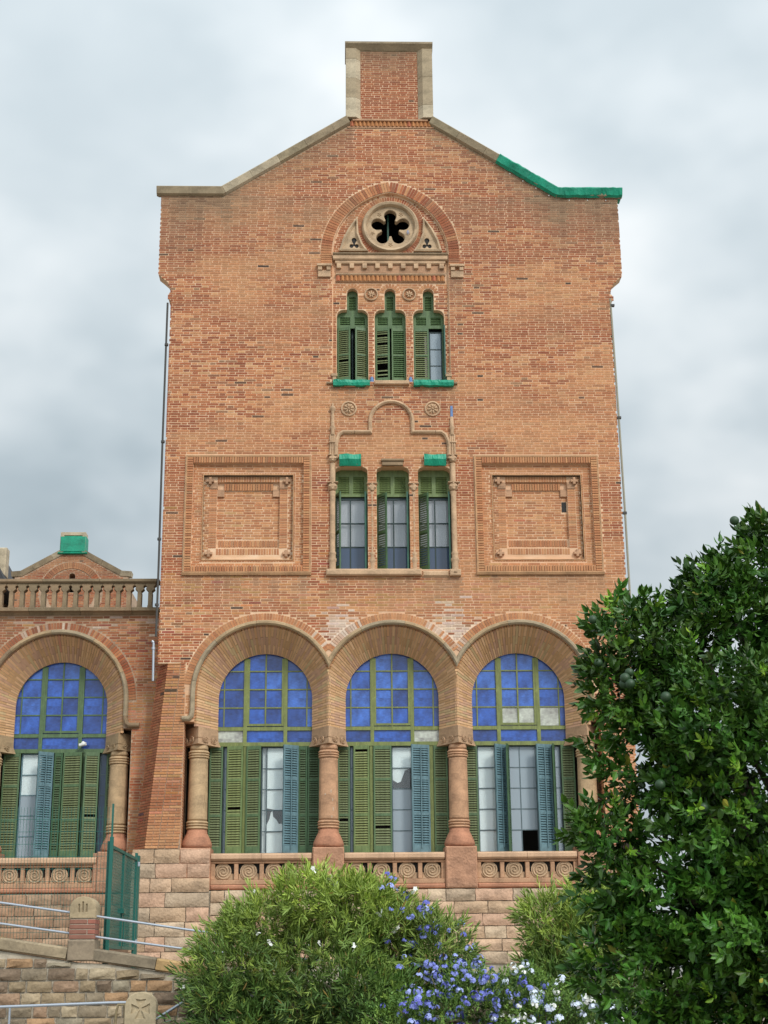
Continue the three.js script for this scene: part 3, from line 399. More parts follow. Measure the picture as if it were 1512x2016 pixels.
  for (const [pts, cx0] of [[triL, -0.97], [triR, 1.0]]) { const f = part(t, 'spandrel_frame', sweep(pts, [[0, -0.12], [0, 0.0], [0.05, 0.02], [0.10, -0.06], [0.10, -0.12]], true), M.ring); const hole = []; for (let i = 0; i < 48; i++) { const a = Math.PI * 2 * i / 48; let m = 0.035; for (const [ph, dd, rr] of [[Math.PI / 2, 0.13, 0.07], [-0.35, 0.075, 0.055], [Math.PI + 0.35, 0.075, 0.055]]) { const d = a - ph, q = rr ** 2 - (dd * Math.sin(d)) ** 2; if (q > 0 && Math.cos(d) > 0) m = Math.max(m, dd * Math.cos(d) + Math.sqrt(q)); } hole.push([cx0 + m * Math.cos(a), 20.19 + m * 1.1 * Math.sin(a)]); } part(f, 'tracery', ext(pts, -0.094, -0.06, [hole]), M.ring); part(f, 'shade', bx(cx0 - 0.15, cx0 + 0.15, 20.03, 20.45, -0.099, -0.096), M.dark); }
  // ---- lancets with stepped heads
  const lz = -0.28;
  LC.forEach((c, k) => {
    const H0 = 16.24, H1 = 17.86, g = [], GU = M.greenUp;
    const fr = part(t, 'window', ext(key(c, 0.02), lz - 0.05, lz, [rect(c - 0.36, c + 0.36, 16.3, 17.84), rect(c - 0.33, c - 0.06, 17.93, 18.16), rect(c + 0.06, c + 0.33, 17.93, 18.16), rect(c - 0.09, c + 0.09, 18.36, 18.76)]), GU, ['lancet window with two leaves a little ajar', 'lancet window with slats missing from one leaf', 'lancet window with one leaf folded back from the glass'][k]);
    const slats = (x0, x1, y0, y1) => { const n = Math.round((y1 - y0) / 0.052); for (let i = 0; i <= n; i++) { const s = part(fr, 'slat', SLAT, GU); s.position.set((x0 + x1) / 2, lerp(y0 + 0.01, y1 - 0.01, i / n), lz - 0.025); s.scale.x = x1 - x0; } };
    slats(c - 0.33, c - 0.06, 17.93, 18.16); slats(c + 0.06, c + 0.33, 17.93, 18.16); slats(c - 0.09, c + 0.09, 18.36, 18.76);
    const R = [[0, 0.16], [0.78, 0.82], [1.5, 1.58]];
    if (k === 0) { shutter(t, c - 0.4, lz + 0.02, c - 0.06, lz + 0.13, H0, 17.84, M.greenMid, true, { rails: R }); shutter(t, c + 0.07, lz + 0.13, c + 0.4, lz + 0.02, H0, 17.84, M.greenMid, true, { rails: R }); part(t, 'window', bx(c - 0.02, c + 0.02, 16.3, 17.84, lz - 0.2, lz - 0.15), M.darkFrame); }
    if (k === 1) { shutter(t, c - 0.4, lz + 0.02, c - 0.02, lz + 0.1, H0, 17.84, M.greenMid, true, { rails: R, skip: 0.3, stile: 0.05 }); shutter(t, c + 0.03, lz + 0.05, c + 0.4, lz + 0.02, H0, 17.84, GU, true, { rails: R }); }
    if (k === 2) { shutter(t, c - 0.4, lz + 0.02, c + 0.0, lz + 0.04, H0, 17.84, M.greenMid, true, { rails: R }); shutter(t, c + 0.4, lz + 0.02, c + 0.41, lz + 0.25, H0, 17.84, M.teal, false, { rails: R }); glazed(t, c + 0.01, c + 0.36, 16.3, 17.78, lz - 0.1, 3, 1, M.darkFrame, M.dusty); part(t, 'blind', bx(c - 0.1, c + 0.4, 16.3, 17.7, lz - 0.2, lz - 0.19), M.blind); }
  });
  for (const x of [-0.515, 0.5]) { const g = [sweep(arc(x, 18.74, 0.165, 0, Math.PI * 2, 20).slice(0, -1), [[-0.025, -0.1], [-0.02, -0.05], [0.01, -0.035], [0.025, -0.1]], true, 0.6)]; for (const [a, l] of [[0.25, 0.07], [0.9, 0.085], [1.57, 0.09], [2.24, 0.085], [2.89, 0.07], [4.0, 0.05], [5.4, 0.05]]) { const b = new THREE.SphereGeometry(1, 8, 5); b.scale(l * 0.75, 0.024, 0.035); b.rotateZ(a); b.translate(x + l * 0.85 * Math.cos(a), 18.715 + l * 0.85 * Math.sin(a), -0.075); g.push(uvm(b.toNonIndexed())); } part(t, 'roundel', merge(g), M.trim); }
  part(t, 'sill', merge([bx(-0.45, 0.46, 16.09, 16.2, -0.15, 0.12, 0.02)]), M.trim); part(t, 'sill', bx(-1.7, -1.5, 16.12, 16.17, -0.1, 0.07, 0.01), M.trimDark); part(t, 'sill', bx(1.56, 1.72, 16.12, 16.17, -0.1, 0.07, 0.01), M.trimDark); part(t, 'sill', bx(-1.52, -0.58, 16.05, 16.18, -0.15, 0.09, 0.02), M.trim); part(t, 'sill', bx(0.58, 1.57, 16.05, 16.18, -0.15, 0.09, 0.02), M.trim);
  for (const x of [-1.50, 1.50]) part(t, 'colonnette_base', merge([bx(x - 0.05, x + 0.05, 16.2, 16.34, -0.1, 0.03, 0.01), bx(x - 0.08, x + 0.08, 16.34, 16.42, -0.1, 0.05, 0.01)]), M.trim);
  for (const x of [-0.515, 0.5]) part(t, 'blue_patch', ball(x, 16.24, -0.06, 0.055, 0.13, 0.05, 8, 6), M.tape);
  // ---- middle windows
  const hoodM = [[-1.45, 14.05], [-1.45, 14.42], [-1.43, 14.58], [-1.37, 14.72], [-1.27, 14.79], [-0.57, 14.79], [-0.57, 15.05], ...arc(-0.02, 15.08, 0.55, Math.PI, 0, 18), [0.53, 14.79], [1.27, 14.79], [1.37, 14.72], [1.43, 14.58], [1.46, 14.42], [1.46, 14.05]];
  stones(t, 'hood_stone', hoodM, [[-0.05, 0], [-0.05, 0.06], [-0.01, 0.10], [0.03, 0.09], [0.055, 0.03], [0.055, 0]], 1.1, M.trim, 0.6);
  for (const [x, y] of [[-1.12, 15.44], [1.06, 15.44]]) { const g = [sweep(arc(x, y, 0.185, 0, Math.PI * 2, 22).slice(0, -1), [[-0.03, 0], [-0.02, 0.04], [0.012, 0.045], [0.03, 0]], true, 0.6), ball(x, y, 0.0, 0.16, 0.16, 0.02, 14, 6), ball(x, y, 0.03, 0.03, 0.03, 0.03, 8, 6)]; for (let j = 0; j < 8; j++) { const b = new THREE.SphereGeometry(1, 8, 5), a = j * Math.PI / 4 + 0.2; b.scale(0.055, 0.024, 0.03); b.rotateZ(a); b.translate(x + 0.09 * Math.cos(a), y + 0.09 * Math.sin(a), 0.03); g.push(uvm(b.toNonIndexed())); } part(t, 'roundel', merge(g), M.trim); }
  for (const [i, x] of [-1.54, -0.53, 0.535, 1.55].entries()) {
    const outer = i === 0 || i === 3, z = outer ? 0.04 : -0.06, P = [[0, 11.0], [0.1, 11.0], [0.1, 11.06], [0.085, 11.1], [0.085, 11.3], [0.105, 11.33], [0.105, 11.38], [0.08, 11.42], [0.08, 11.5], [0.095, 11.53], [0.07, 11.58], [0.07, 13.1], [0.085, 13.14], [0.07, 13.17]];
    const q = part(t, 'colonnette', lathe([...P, [0, 13.17]], x, 0, z, 14), M.trim);
    const cap = (y, r) => { const g = [ball(x, y, z, r, r * 1.05, r, 12, 8)]; for (const [a, b] of [[0, 0.55], [0, -0.55], [0.62, 0], [-0.62, 0]]) g.push(ball(x + a * r, y + b * r, z + r * 0.8, r * 0.28, r * 0.28, r * 0.22, 6, 5)); g.push(bx(x - r * 1.15, x + r * 1.15, y + r * 0.75, y + r * 1.0, z - r * 0.8, z + r * 0.9, 0.01)); return merge(g); };
    part(q, 'carved_capital', cap(13.29, 0.12), M.trim);
    if (outer) {
      part(q, 'shaft', lathe([[0, 13.4], [0.075, 13.4], [0.07, 13.44], [0.07, 13.93], [0, 13.93]], x, 0, z - 0.02, 12), M.trim); part(q, 'carved_knot', cap(14.05, 0.105), M.trim);
      const fl = []; for (const dx of [-0.06, 0, 0.06]) fl.push(rod([x + dx, 14.15, z], [x + dx * 0.8, 14.72, z], 0.028, 8)); fl.push(bx(x - 0.1, x + 0.1, 14.48, 14.52, z - 0.05, z + 0.05, 0.008)); part(q, 'fluted_shaft', merge(fl), M.trim);
      part(q, 'pinnacle', lathe([[0, 14.7], [0.06, 14.7], [0.05, 14.85], [0.085, 14.9], [0.05, 14.95], [0.045, 15.2], ...(i === 0 ? [[0.05, 15.22], [0.035, 15.27], [0.05, 15.36], [0.085, 15.42], [0.06, 15.48], [0.02, 15.51], [0.03, 15.55], [0, 15.6]] : [[0, 15.0]])], x, 0, z, 10), M.trim);
    }
  }
  part(t, 'blue_patch', bx(1.52, 1.585, 15.0, 15.52, 0, 0.02, 0.006), M.tape, 'narrow blue strip where a pinnacle broke off');
  part(t, 'sill', bx(-1.7, 0.7, 10.94, 11.11, -0.35, 0.14, 0.03), M.trim); part(t, 'sill', bx(0.72, 1.4, 10.92, 11.08, -0.35, 0.06, 0.04), M.trim, 'patched piece of window sill'); part(t, 'sill', bx(1.41, 1.69, 10.93, 11.1, -0.35, 0.13, 0.02), M.trim);
  part(t, 'keystone', merge([bx(-0.29, 0.29, 13.98, 14.04, -0.02, 0.11, 0.01), bx(-0.27, 0.27, 13.87, 13.978, -0.02, 0.07, 0.01)]), M.trimDark); for (const s of [-1, 1]) part(t, 'keystone', bx(s * 1.09 - 0.25, s * 1.09 + 0.25, 13.88, 14.1, -0.02, 0.08, 0.01), M.trimDark);
  MC.forEach((c, k) => {
    const z = -0.33, top = midOpen(c).map(([x, y]) => [x, Math.max(13.14, y)]), f = part(t, 'fanlight', merge([ext(top.filter((p, i) => i !== 0 && i !== 1 || true), z - 0.04, z, [rect(c - 0.34, c - 0.05, 13.21, 13.68), rect(c + 0.05, c + 0.34, 13.21, 13.68)])]), M.green);
    for (const s of [-1, 1]) for (let i = 0; i < 9; i++) { const m = part(f, 'slat', SLAT, M.green); m.position.set(c + s * 0.195, 13.235 + i * 0.0525, z - 0.02); m.scale.x = 0.29; }
    glazed(t, c - 0.42, c + 0.42, 11.12, 13.12, z - 0.06, 3, 2, M.darkFrame, (i, j) => (j === 0 ? M.dustyDark : M.pane), { frame: 0.055, bar: 0.034, split: [c + (k === 0 ? -0.02 : 0.02)] });
    part(t, 'blind', bx(c - 0.41, c + 0.41, 11.82, 13.1, z - 0.17, z - 0.15), k < 2 ? M.blind : M.blind); part(t, 'blind', bx(c - 0.41, c + 0.41, 11.13, 11.8, z - 0.2, z - 0.18), M.blindDark);
    const RR = [[0, 0.1], [0.98, 1.03], [1.96, 2.04]];
    if (k === 0) shutter(t, c - 0.41, z + 0.03, c - 0.28, z + 0.36, 11.13, 13.18, M.greenDark, false, { rails: RR }); else shutter(t, c - 0.41, z + 0.03, c - 0.17, z + 0.30, 11.13, 13.17, M.greenDark, true, { rails: RR });
    shutter(t, c + 0.36, z + 0.34, c + 0.41, z + 0.03, 11.13, 13.18, M.teal, false, { rails: RR });
  });
  // ---- arched bays
  const S = { single: true }, G = M.green, GM = M.greenMid, GD = M.greenDark;
  bay(t, C[0], { seed: 21, clip: [false, true], milk: (i, j) => i === 0 && j === -1, fanLabel: 'blue glazed fanlight with one grey pane in its lowest row', items: [['leaf', -1.36, -1.03, GM], ['glass', -1.02, -0.92, M.dusty], ['leaf', -0.93, -0.53, G, { ...S, za: 0.03, zb: 0.12 }], ['post', -0.53, -0.45, 0], ['leaf', -0.45, -0.09, GM, { ...S, za: 0.03, zb: 0.14 }], ['glass', -0.08, 0.52, M.pane, { cols: 2, split: [0.05] }], ['leaf', 0.47, 0.83, M.blueGrey, { ...S, za: 0.32, zb: 0.10, rod: true }], ['leaf', 0.83, 1.05, GD], ['leaf', 1.06, 1.36, GD]] });
  bay(t, C[1], { seed: 22, clip: [true, true], milk: (i, j) => i === 2 && j === -1, fanLabel: 'blue glazed fanlight with one grey pane at the end of its lowest row', items: [['leaf', -1.36, -1.06, GM], ['glass', -1.06, -0.97, M.dusty], ['leaf', -0.97, -0.58, G, { ...S, za: 0.03, zb: 0.1 }], ['post', -0.57, -0.49, 0], ['leaf', -0.48, -0.03, GM, { ...S, za: 0.03, zb: 0.05 }], ['glass', -0.03, 0.5, (i, j) => (j > 2 ? M.pane : M.dusty)], ['leaf', 0.45, 0.9, M.blueGrey, { ...S, za: 0.26, zb: 0.1, rod: true }], ['post', 0.9, 1.0, 0], ['leaf', 1.01, 1.36, GM]] });
  bay(t, C[2], { seed: 23, clip: [true, false], milk: (i, j) => (j === 0 && (i === 2 || i === 3 || i === 4)), fanLabel: 'blue glazed fanlight with three white panes', items: [['leaf', -1.36, -1.06, GM], ['glass', -1.06, -0.6, M.pane], ['leaf', -0.65, -0.35, M.blueGrey, { ...S, za: 0.30, zb: 0.06, rod: true }], ['leaf', -0.36, -0.29, GD, { za: 0.36, zb: 0.05 }], ['glass', -0.28, 0.42, M.dusty, { cols: 2, split: [0.0], broken: (i, j) => i === 1 && j === 0 }], ['leaf', 0.38, 0.78, M.blueGrey, { ...S, za: 0.25, zb: 0.08, rod: true }], ['leaf', 0.79, 0.85, GD, { za: 0.3, zb: 0.05 }], ['glass', 0.85, 1.02, M.dusty], ['leaf', 1.02, 1.36, GM]] });
  // white paper hung behind some of the panes
  const paper = (pts, z = -0.905) => part(t, 'paper_sheet', ext(pts, z, z + 0.004), M.paper);
  { const a = C[0]; paper([[a + 0.06, 5.3], [a + 0.5, 5.22], [a + 0.5, 6.78], [a + 0.06, 6.78]]); paper([[a + 0.06, 4.9], [a + 0.13, 5.05], [a + 0.16, 5.2], [a + 0.2, 5.24], [a + 0.22, 5.1], [a + 0.3, 5.02], [a + 0.36, 4.92], [a + 0.42, 4.93], [a + 0.48, 4.86], [a + 0.48, 4.2], [a + 0.06, 4.2]], -0.908); paper([[a - 0.06, 4.2], [a + 0.03, 4.2], [a + 0.03, 6.78], [a - 0.06, 6.78]], -0.97); }
  { const a = C[1]; paper([[a - 0.01, 5.98], [a + 0.12, 5.9], [a + 0.2, 5.93], [a + 0.3, 6.2], [a + 0.48, 6.28], [a + 0.48, 6.78], [a - 0.01, 6.78]]); }
  { const a = C[2]; paper([[a - 1.04, 4.2], [a - 0.58, 4.2], [a - 0.58, 6.78], [a - 1.04, 6.78]]); paper([[a - 0.27, 6.2], [a + 0.2, 6.1], [a + 0.26, 6.55], [a + 0.2, 6.78], [a - 0.27, 6.78]]); paper([[a - 0.27, 5.2], [a - 0.02, 5.2], [a + 0.18, 5.75], [a + 0.15, 6.08], [a - 0.27, 6.15]], -0.96); }
  // hoods over the arches
  const hood = [[-5.2, 7.37], [-5.03, 7.37], [-4.97, 7.43], [-4.95, 7.55], [-4.95, 7.78], ...archTop(1.74), [4.86, 7.78], [4.86, 7.55], [4.88, 7.43], [4.94, 7.37], [5.12, 7.37]];
  stones(t, 'hood_stone', hood, HOODP, 1.12, [M.hood, M.hood, M.coping], 0.6);
  // capitals, columns and pedestals
  COLS.forEach((x, i) => {
    const cap = (x0, w0, y0, w1, y1) => { const v = [], A = [[x0 - w0, y0, -0.72], [x0, y0, -0.0 + (w0 - 0.42) * 0.8], [x0 + w0, y0, -0.72]], B = [[x0 - w1, y1, -0.72], [x0, y1, -0.03 + (w1 - 0.42) * 0.8], [x0 + w1, y1, -0.72]]; for (let k = 0; k < 3; k++) { const l = (k + 1) % 3; quadV(v, A[k], A[l], B[l], B[k]); } v.push(...A[0], ...A[2], ...A[1], ...B[0], ...B[1], ...B[2]); return orient(tri(v)); };
    const cp = part(t, 'capital', merge([cap(x, 0.425, 6.93, 0.42, 7.2), cap(x, 0.49, 6.77, 0.427, 6.928)]), M.capital);
    for (const s of [-1, 1]) for (const [k, q] of [[0.32, 1], [0.72, -1]].entries()) { const base = [x + s * (q[0] * 0.48 + 0.012), 6.885, 0.05 - q[0] * 0.76 + 0.012], pts = []; for (let a = 0; a <= 36; a++) { const th = -0.8 + a * 0.36, rr = 0.085 * (1 - a / 42); pts.push([base[0] + s * q[1] * rr * Math.cos(th) * 0.7, base[1] + rr * Math.sin(th), base[2] - q[1] * rr * Math.cos(th) * 1.05]); } part(cp, 'scroll', tube(pts, 0.013, 5, false, 1), M.capital); }
    const cm = [M.columnOld, M.column, M.column, M.columnOld][i], z = -0.34, K = part(t, 'column', lathe([[0, 4.94], [0.235, 4.94], [0.238, 5.0], [0.232, 5.8], [0.225, 6.38], [0.225, 6.44], [0, 6.44]], x, 0, z, 28), cm, ['pale ochre column with a worn streak', 'pinkish column with white scars', 'smooth pinkish column', 'ochre column beside the orange tree'][i]);
    const ringP = (y, r) => [[r - 0.03, y], [r + 0.005, y], [r + 0.022, y + 0.018], [r + 0.022, y + 0.032], [r + 0.005, y + 0.05]];
    part(K, 'ring_moulding', lathe([[0.2, 4.74], [0.245, 4.74], ...[4.75, 4.82, 4.88].flatMap((y) => ringP(y, 0.245)), [0.235, 4.945], [0.2, 4.945]], x, 0, z, 28), cm); part(K, 'ring_moulding', lathe([[0.2, 6.43], ...[6.44, 6.50, 6.56].flatMap((y) => ringP(y, 0.232)), [0.22, 6.63], [0.2, 6.63]], x, 0, z, 28), cm); part(K, 'neck', lathe([[0, 6.625], [0.222, 6.625], [0.22, 6.7], [0.2, 6.76], [0.14, 6.80], [0, 6.8]], x, 0, z, 28), cm);
    part(K, 'base', lathe([[0, 4.3], [0.33, 4.3], [0.365, 4.33], [0.37, 4.38], [0.35, 4.45], [0.29, 4.58], [0.25, 4.66], [0.24, 4.745], [0, 4.745]], x, 0, z, 28), M.columnBase);
    if (i === 1) { const g = []; for (const [dx, y, l] of [[-0.08, 5.55, 0.05], [0.06, 5.62, 0.1], [0.10, 5.42, 0.08], [0.11, 5.2, 0.12], [0.08, 5.02, 0.07]]) { const zz = z + Math.sqrt(0.236 ** 2 - dx * dx); g.push(ball(x + dx, y, zz - 0.004, 0.012, l / 2, 0.008, 6, 6)); } part(K, 'white_scar', merge(g), M.plaster); }
    const PB = part(t, 'pedestal', bx(x - 0.375, x + 0.375, 3.32, 4.29, -0.75, 0.10, 0.03), M.pedestal); void PB;
  });
  // parapet between the pedestals, with carved spirals
  const spiral = (x, y, z, mat, par) => { const pts = []; for (let a = 0; a <= 46; a++) { const th = -0.6 + a * 0.38, rr = 0.185 * (1 - a / 50); pts.push([x + rr * Math.cos(-th), y + rr * Math.sin(-th), z + 0.012]); } part(par, 'spiral', merge([(() => { const g = new THREE.CylinderGeometry(0.2, 0.2, 0.09, 24); g.rotateX(Math.PI / 2); g.translate(x, y, z - 0.04); return uvm(g); })(), tube(pts, 0.022, 5, false, 1)]), mat); };
  parapet = (par, x0, x1, label) => {
    const w = x1 - x0, p = part(par, 'parapet', bx(x0, x1, 3.32, 4.0, -0.6, -0.16), M.dark, label);
    stones(p, 'sill_stone', [[x0 + 0.005, 4.085], [x1 - 0.005, 4.085]], [[-0.095, -0.6], [-0.095, 0.03], [-0.05, 0.085], [0.03, 0.085], [0.075, 0.03], [0.085, -0.6]], w / 2.02, M.sillL, 0.6);
    part(p, 'ledge', bx(x0 + 0.002, x1 - 0.002, 3.93, 3.985, -0.3, -0.02, 0.01), M.terracotta); part(p, 'ledge', bx(x0 + 0.002, x1 - 0.002, 3.44, 3.55, -0.3, 0.0, 0.01), M.terracotta); part(p, 'ledge', bx(x0 + 0.002, x1 - 0.002, 3.325, 3.435, -0.3, 0.04, 0.03), M.columnBase);
    const n = Math.round(w / 0.56), st = w / n;
    for (let i = 0; i <= n; i++) { const X = i === 0 ? x0 + 0.05 : i === n ? x1 - 0.05 : x0 + i * st; part(p, 'pillar', bx(X - 0.05, X + 0.05, 3.552, 3.928, -0.2, -0.04, 0.01), M.terracotta); }
    for (let i = 0; i < n; i++) { const X = x0 + (i + 0.5) * st; spiral(X - 0.01, 3.745, -0.1, M.scroll, p); part(p, 'carved_panel', bx(X - st / 2 + 0.055, X + st / 2 - 0.055, 3.552, 3.70, -0.22, -0.125, 0.01), M.scroll); }
  };
  for (let i = 0; i < 3; i++) parapet(t, COLS[i] + 0.376, COLS[i + 1] - 0.376);
  // ---- gable coping and the block on top
  const CP = [[0, -0.5], [0, 0.14], [-0.03, 0.17], [-0.20, 0.10], [-0.235, 0.02], [-0.235, -0.02]], BP = [[0, -0.6], [0, 0.15], [-0.28, 0.15], [-0.41, 0.02], [-0.41, -0.02]];
  const left = [[-6.32, 21.84], [-4.57, 21.84], [-1.18, 24.05]], rnd2 = rngOf(91), cms = [M.coping, M.coping, stoneM(0.44, 0.36, 0.24)];
  const runsL = along(left, 0.88); runsL.forEach((r, i) => { const mid = r[Math.floor(r.length / 2)]; part(t, 'coping_stone', sweep(shrink(r, 0.003), CP), mid[0] > -4.1 && mid[0] < -3.0 ? M.copingPale : cms[Math.floor(rnd2() * 3)]); });
  stones(t, 'coping_stone', [[1.22, 24.05], [4.61, 21.84], [6.36, 21.84]], CP, 0.88, cms, 0, rnd2);
  stones(t, 'block_frame_stone', [[-1.19, 24.0], [-1.19, 26.2]], BP, 0.62, [M.coping, M.copingPale, M.coping], 0, rnd2); stones(t, 'block_frame_stone', [[1.23, 26.2], [1.23, 24.0]], BP, 0.9, [M.coping, M.copingPale], 0, rnd2);
  part(t, 'block_coping', sweep([[-1.21, 26.40], [1.25, 26.40]], [[0, -0.65], [0, 0.18], [-0.06, 0.18], [-0.2, 0.02], [-0.2, -0.65]]), M.coping);
  // ---- sides, back, roof: the tower is a closed house
  part(t, 'side_wall', bx(-5.85, -5.5, 1, 21.6, -10, -0.41), mortar); part(t, 'side_wall', bx(5.5, 5.86, 1, 21.6, -10, -0.41), mortar); part(t, 'rear_wall', ext([[-5.85, 1], [5.86, 1], [5.86, 21.6], [0, 24], [-5.85, 21.6]], -10.3, -10.01), mortar);
  part(t, 'roof', merge([ext([[-6.1, 21.3], [0, 23.7], [6.1, 21.3], [6.1, 21.55], [0, 23.95], [-6.1, 21.55]], -10.3, -0.5)]), M.tile); part(t, 'inner_floor', merge([bx(-5.5, 5.5, 10.2, 10.4, -10, -0.91), bx(-5.5, 5.5, 15.5, 15.7, -10, -0.42), bx(-5.5, 5.5, 3.0, 3.2, -10, -0.91)]), M.inside); part(t, 'inner_wall', bx(-5.5, 5.5, 3.2, 23, -4.2, -4.0), M.inside);
  part(t, 'sloped_cap', merge([bx(-1.16, 1.2, 23.4, 26.2, -0.58, -0.41)]), mortar);
  // ---- battered corner buttress
  {
    const A0 = [-6.30, 4.27, -0.45], B0 = [-5.97, 4.27, 0.1], C0 = [-5.145, 4.27, 0.1], D0 = [-5.145, 4.27, -0.45], A1 = [-5.86, 8.75, -0.45], B1 = [-5.58, 8.75, -0.008], C1 = [-5.145, 8.75, -0.008], D1 = [-5.145, 8.75, -0.45], v = [], a = [A0, B0, C0, D0], b = [A1, B1, C1, D1];
    const lev = (k) => a.map((p, i) => { const w = p.map((q, j) => lerp(q, b[i][j], k)); return i === 0 ? [w[0] + 0.02, w[1], w[2]] : i === 1 ? [w[0] + 0.012, w[1], w[2] - 0.012] : i === 2 ? [w[0], w[1], w[2] - 0.008] : w; });
    for (let n = 0; n < 24; n++) { const P = lev(n / 24), Q = lev((n + 1) / 24); for (let k = 0; k < 4; k++) { const l = (k + 1) % 4; quadV(v, P[k], P[l], Q[l], Q[k]); } } quadV(v, ...lev(1)); quadV(v, ...lev(0).reverse());
    const bt = part(t, 'buttress', orient(tri(v)), M.joint); void bt;
    for (let y = 4.28, c = 0; y < 8.72; y += PITCH, c++) {
      const k = (y - 4.27) / 4.48, P = (p, q) => p.map((w, i) => lerp(w, q[i], k)), a1 = P(A0, A1), b1 = P(B0, B1), c1 = P(C0, C1), seg = (p, q, n) => { const l = Math.hypot(q[0] - p[0], q[2] - p[2]), ry = -Math.atan2(q[2] - p[2], q[0] - p[0]); let s = c % 2 ? -0.15 : 0, j = 0; while (s < l) { const L1 = (j++ % 2 ? 0.145 : 0.30), u0 = Math.max(0, s), u1 = Math.min(l, s + L1); if (u1 - u0 > 0.03) { const m = (u0 + u1) / 2 / l, nx = (q[2] - p[2]) / l, nz = -(q[0] - p[0]) / l; L.push({ x: lerp(p[0], q[0], m) - nx * 0.004 + nx * 0.0 - nx * 0.02 * 0, y: y + PITCH / 2, z: lerp(p[2], q[2], m) - nz * (0.004 + rnd() * 0.006), w: u1 - u0 - 0.001, h: 0.05, d: 0.04, r: 0, ry, red: n, full: u1 - u0 > 0.28 }); } s += L1 + 0.018; } };
      seg(b1, c1, false); seg(a1, b1, true);
    }
  }
  // reveals of the arcade recess
  for (const [x, ry, s] of [[-5.145, Math.PI / 2, 1], [5.035, -Math.PI / 2, -1]]) for (let y = 4.3, c = 0; y < 7.25; y += PITCH, c++) for (let q = c % 2 ? 0.0 : -0.15; q < 0.8; q += 0.318) { const a = Math.max(0.03, q), b = Math.min(0.8, q + 0.3); if (b - a > 0.05) L.push({ x: x + s * 0.006, y: y + PITCH / 2, z: -(a + b) / 2, w: b - a, h: 0.05, d: 0.04, r: 0, ry, full: false }); }
  emitBricks(t, L, (b, r) => { const w = wallW(b.x, b.y); w.clean = b.clean; if (b.soft) { w.wash = Math.max(w.wash, 0.62); w.red *= 0.25; w.clean = true; } if (b.red) { w.red = 0.9; w.wash *= 0.3; } if (b.y < 8.75 && b.x < -5.13 && !b.red) { w.wash = clamp(w.wash + 0.35, 0, 1); } return brickColor(w, r); }, rngOf(77), 300, (b) => b.full && b.x < 4.2 && b.y > 4.3 && b.z < 0.09);
  // ---- stone plinth
  {
    const r2 = rngOf(31), mats = [stoneM(0.70, 0.48, 0.33, 0.035), stoneM(0.61, 0.42, 0.28, 0.035), stoneM(0.74, 0.56, 0.40, 0.035), stoneM(0.57, 0.43, 0.31, 0.035), stoneM(0.69, 0.44, 0.31, 0.035)];
    part(t, 'plinth_core', merge([bx(-6.24, -4.43, 0.2, 4.26, -0.6, 0.06), bx(-4.45, 5.84, 0.2, 3.30, -0.6, 0.02), bx(5.08, 5.84, 3.28, 4.26, -0.6, 0.06)]), M.jointPale);
    const row = (x0, x1, y, h, z, s) => { let x = x0, first = true; while (x < x1 - 0.05) { let w = 0.42 + r2() * 0.5; if (first && s % 2) w *= 0.6; first = false; if (x1 - x - w < 0.3) w = x1 - x; const g = rock(w - 0.018, h - 0.018, 0.09, s * 131 + Math.round(x * 37), 0.04), m = part(t, 'stone', g, mats[Math.floor(r2() * mats.length)]); m.position.set(x + w / 2, y + h / 2, z); x += w; } };
    for (let i = 0; i < 8; i++) row(-6.26, -4.42, 1.6 + i * 0.333, 0.333, 0.045, i); for (let i = 0; i < 6; i++) row(-4.40, 5.86, 1.6 + i * 0.285, 0.285, 0.0, i + 20); for (let i = 0; i < 3; i++) row(5.08, 5.86, 3.31 + i * 0.316, 0.316, 0.045, i + 40);
  }
}

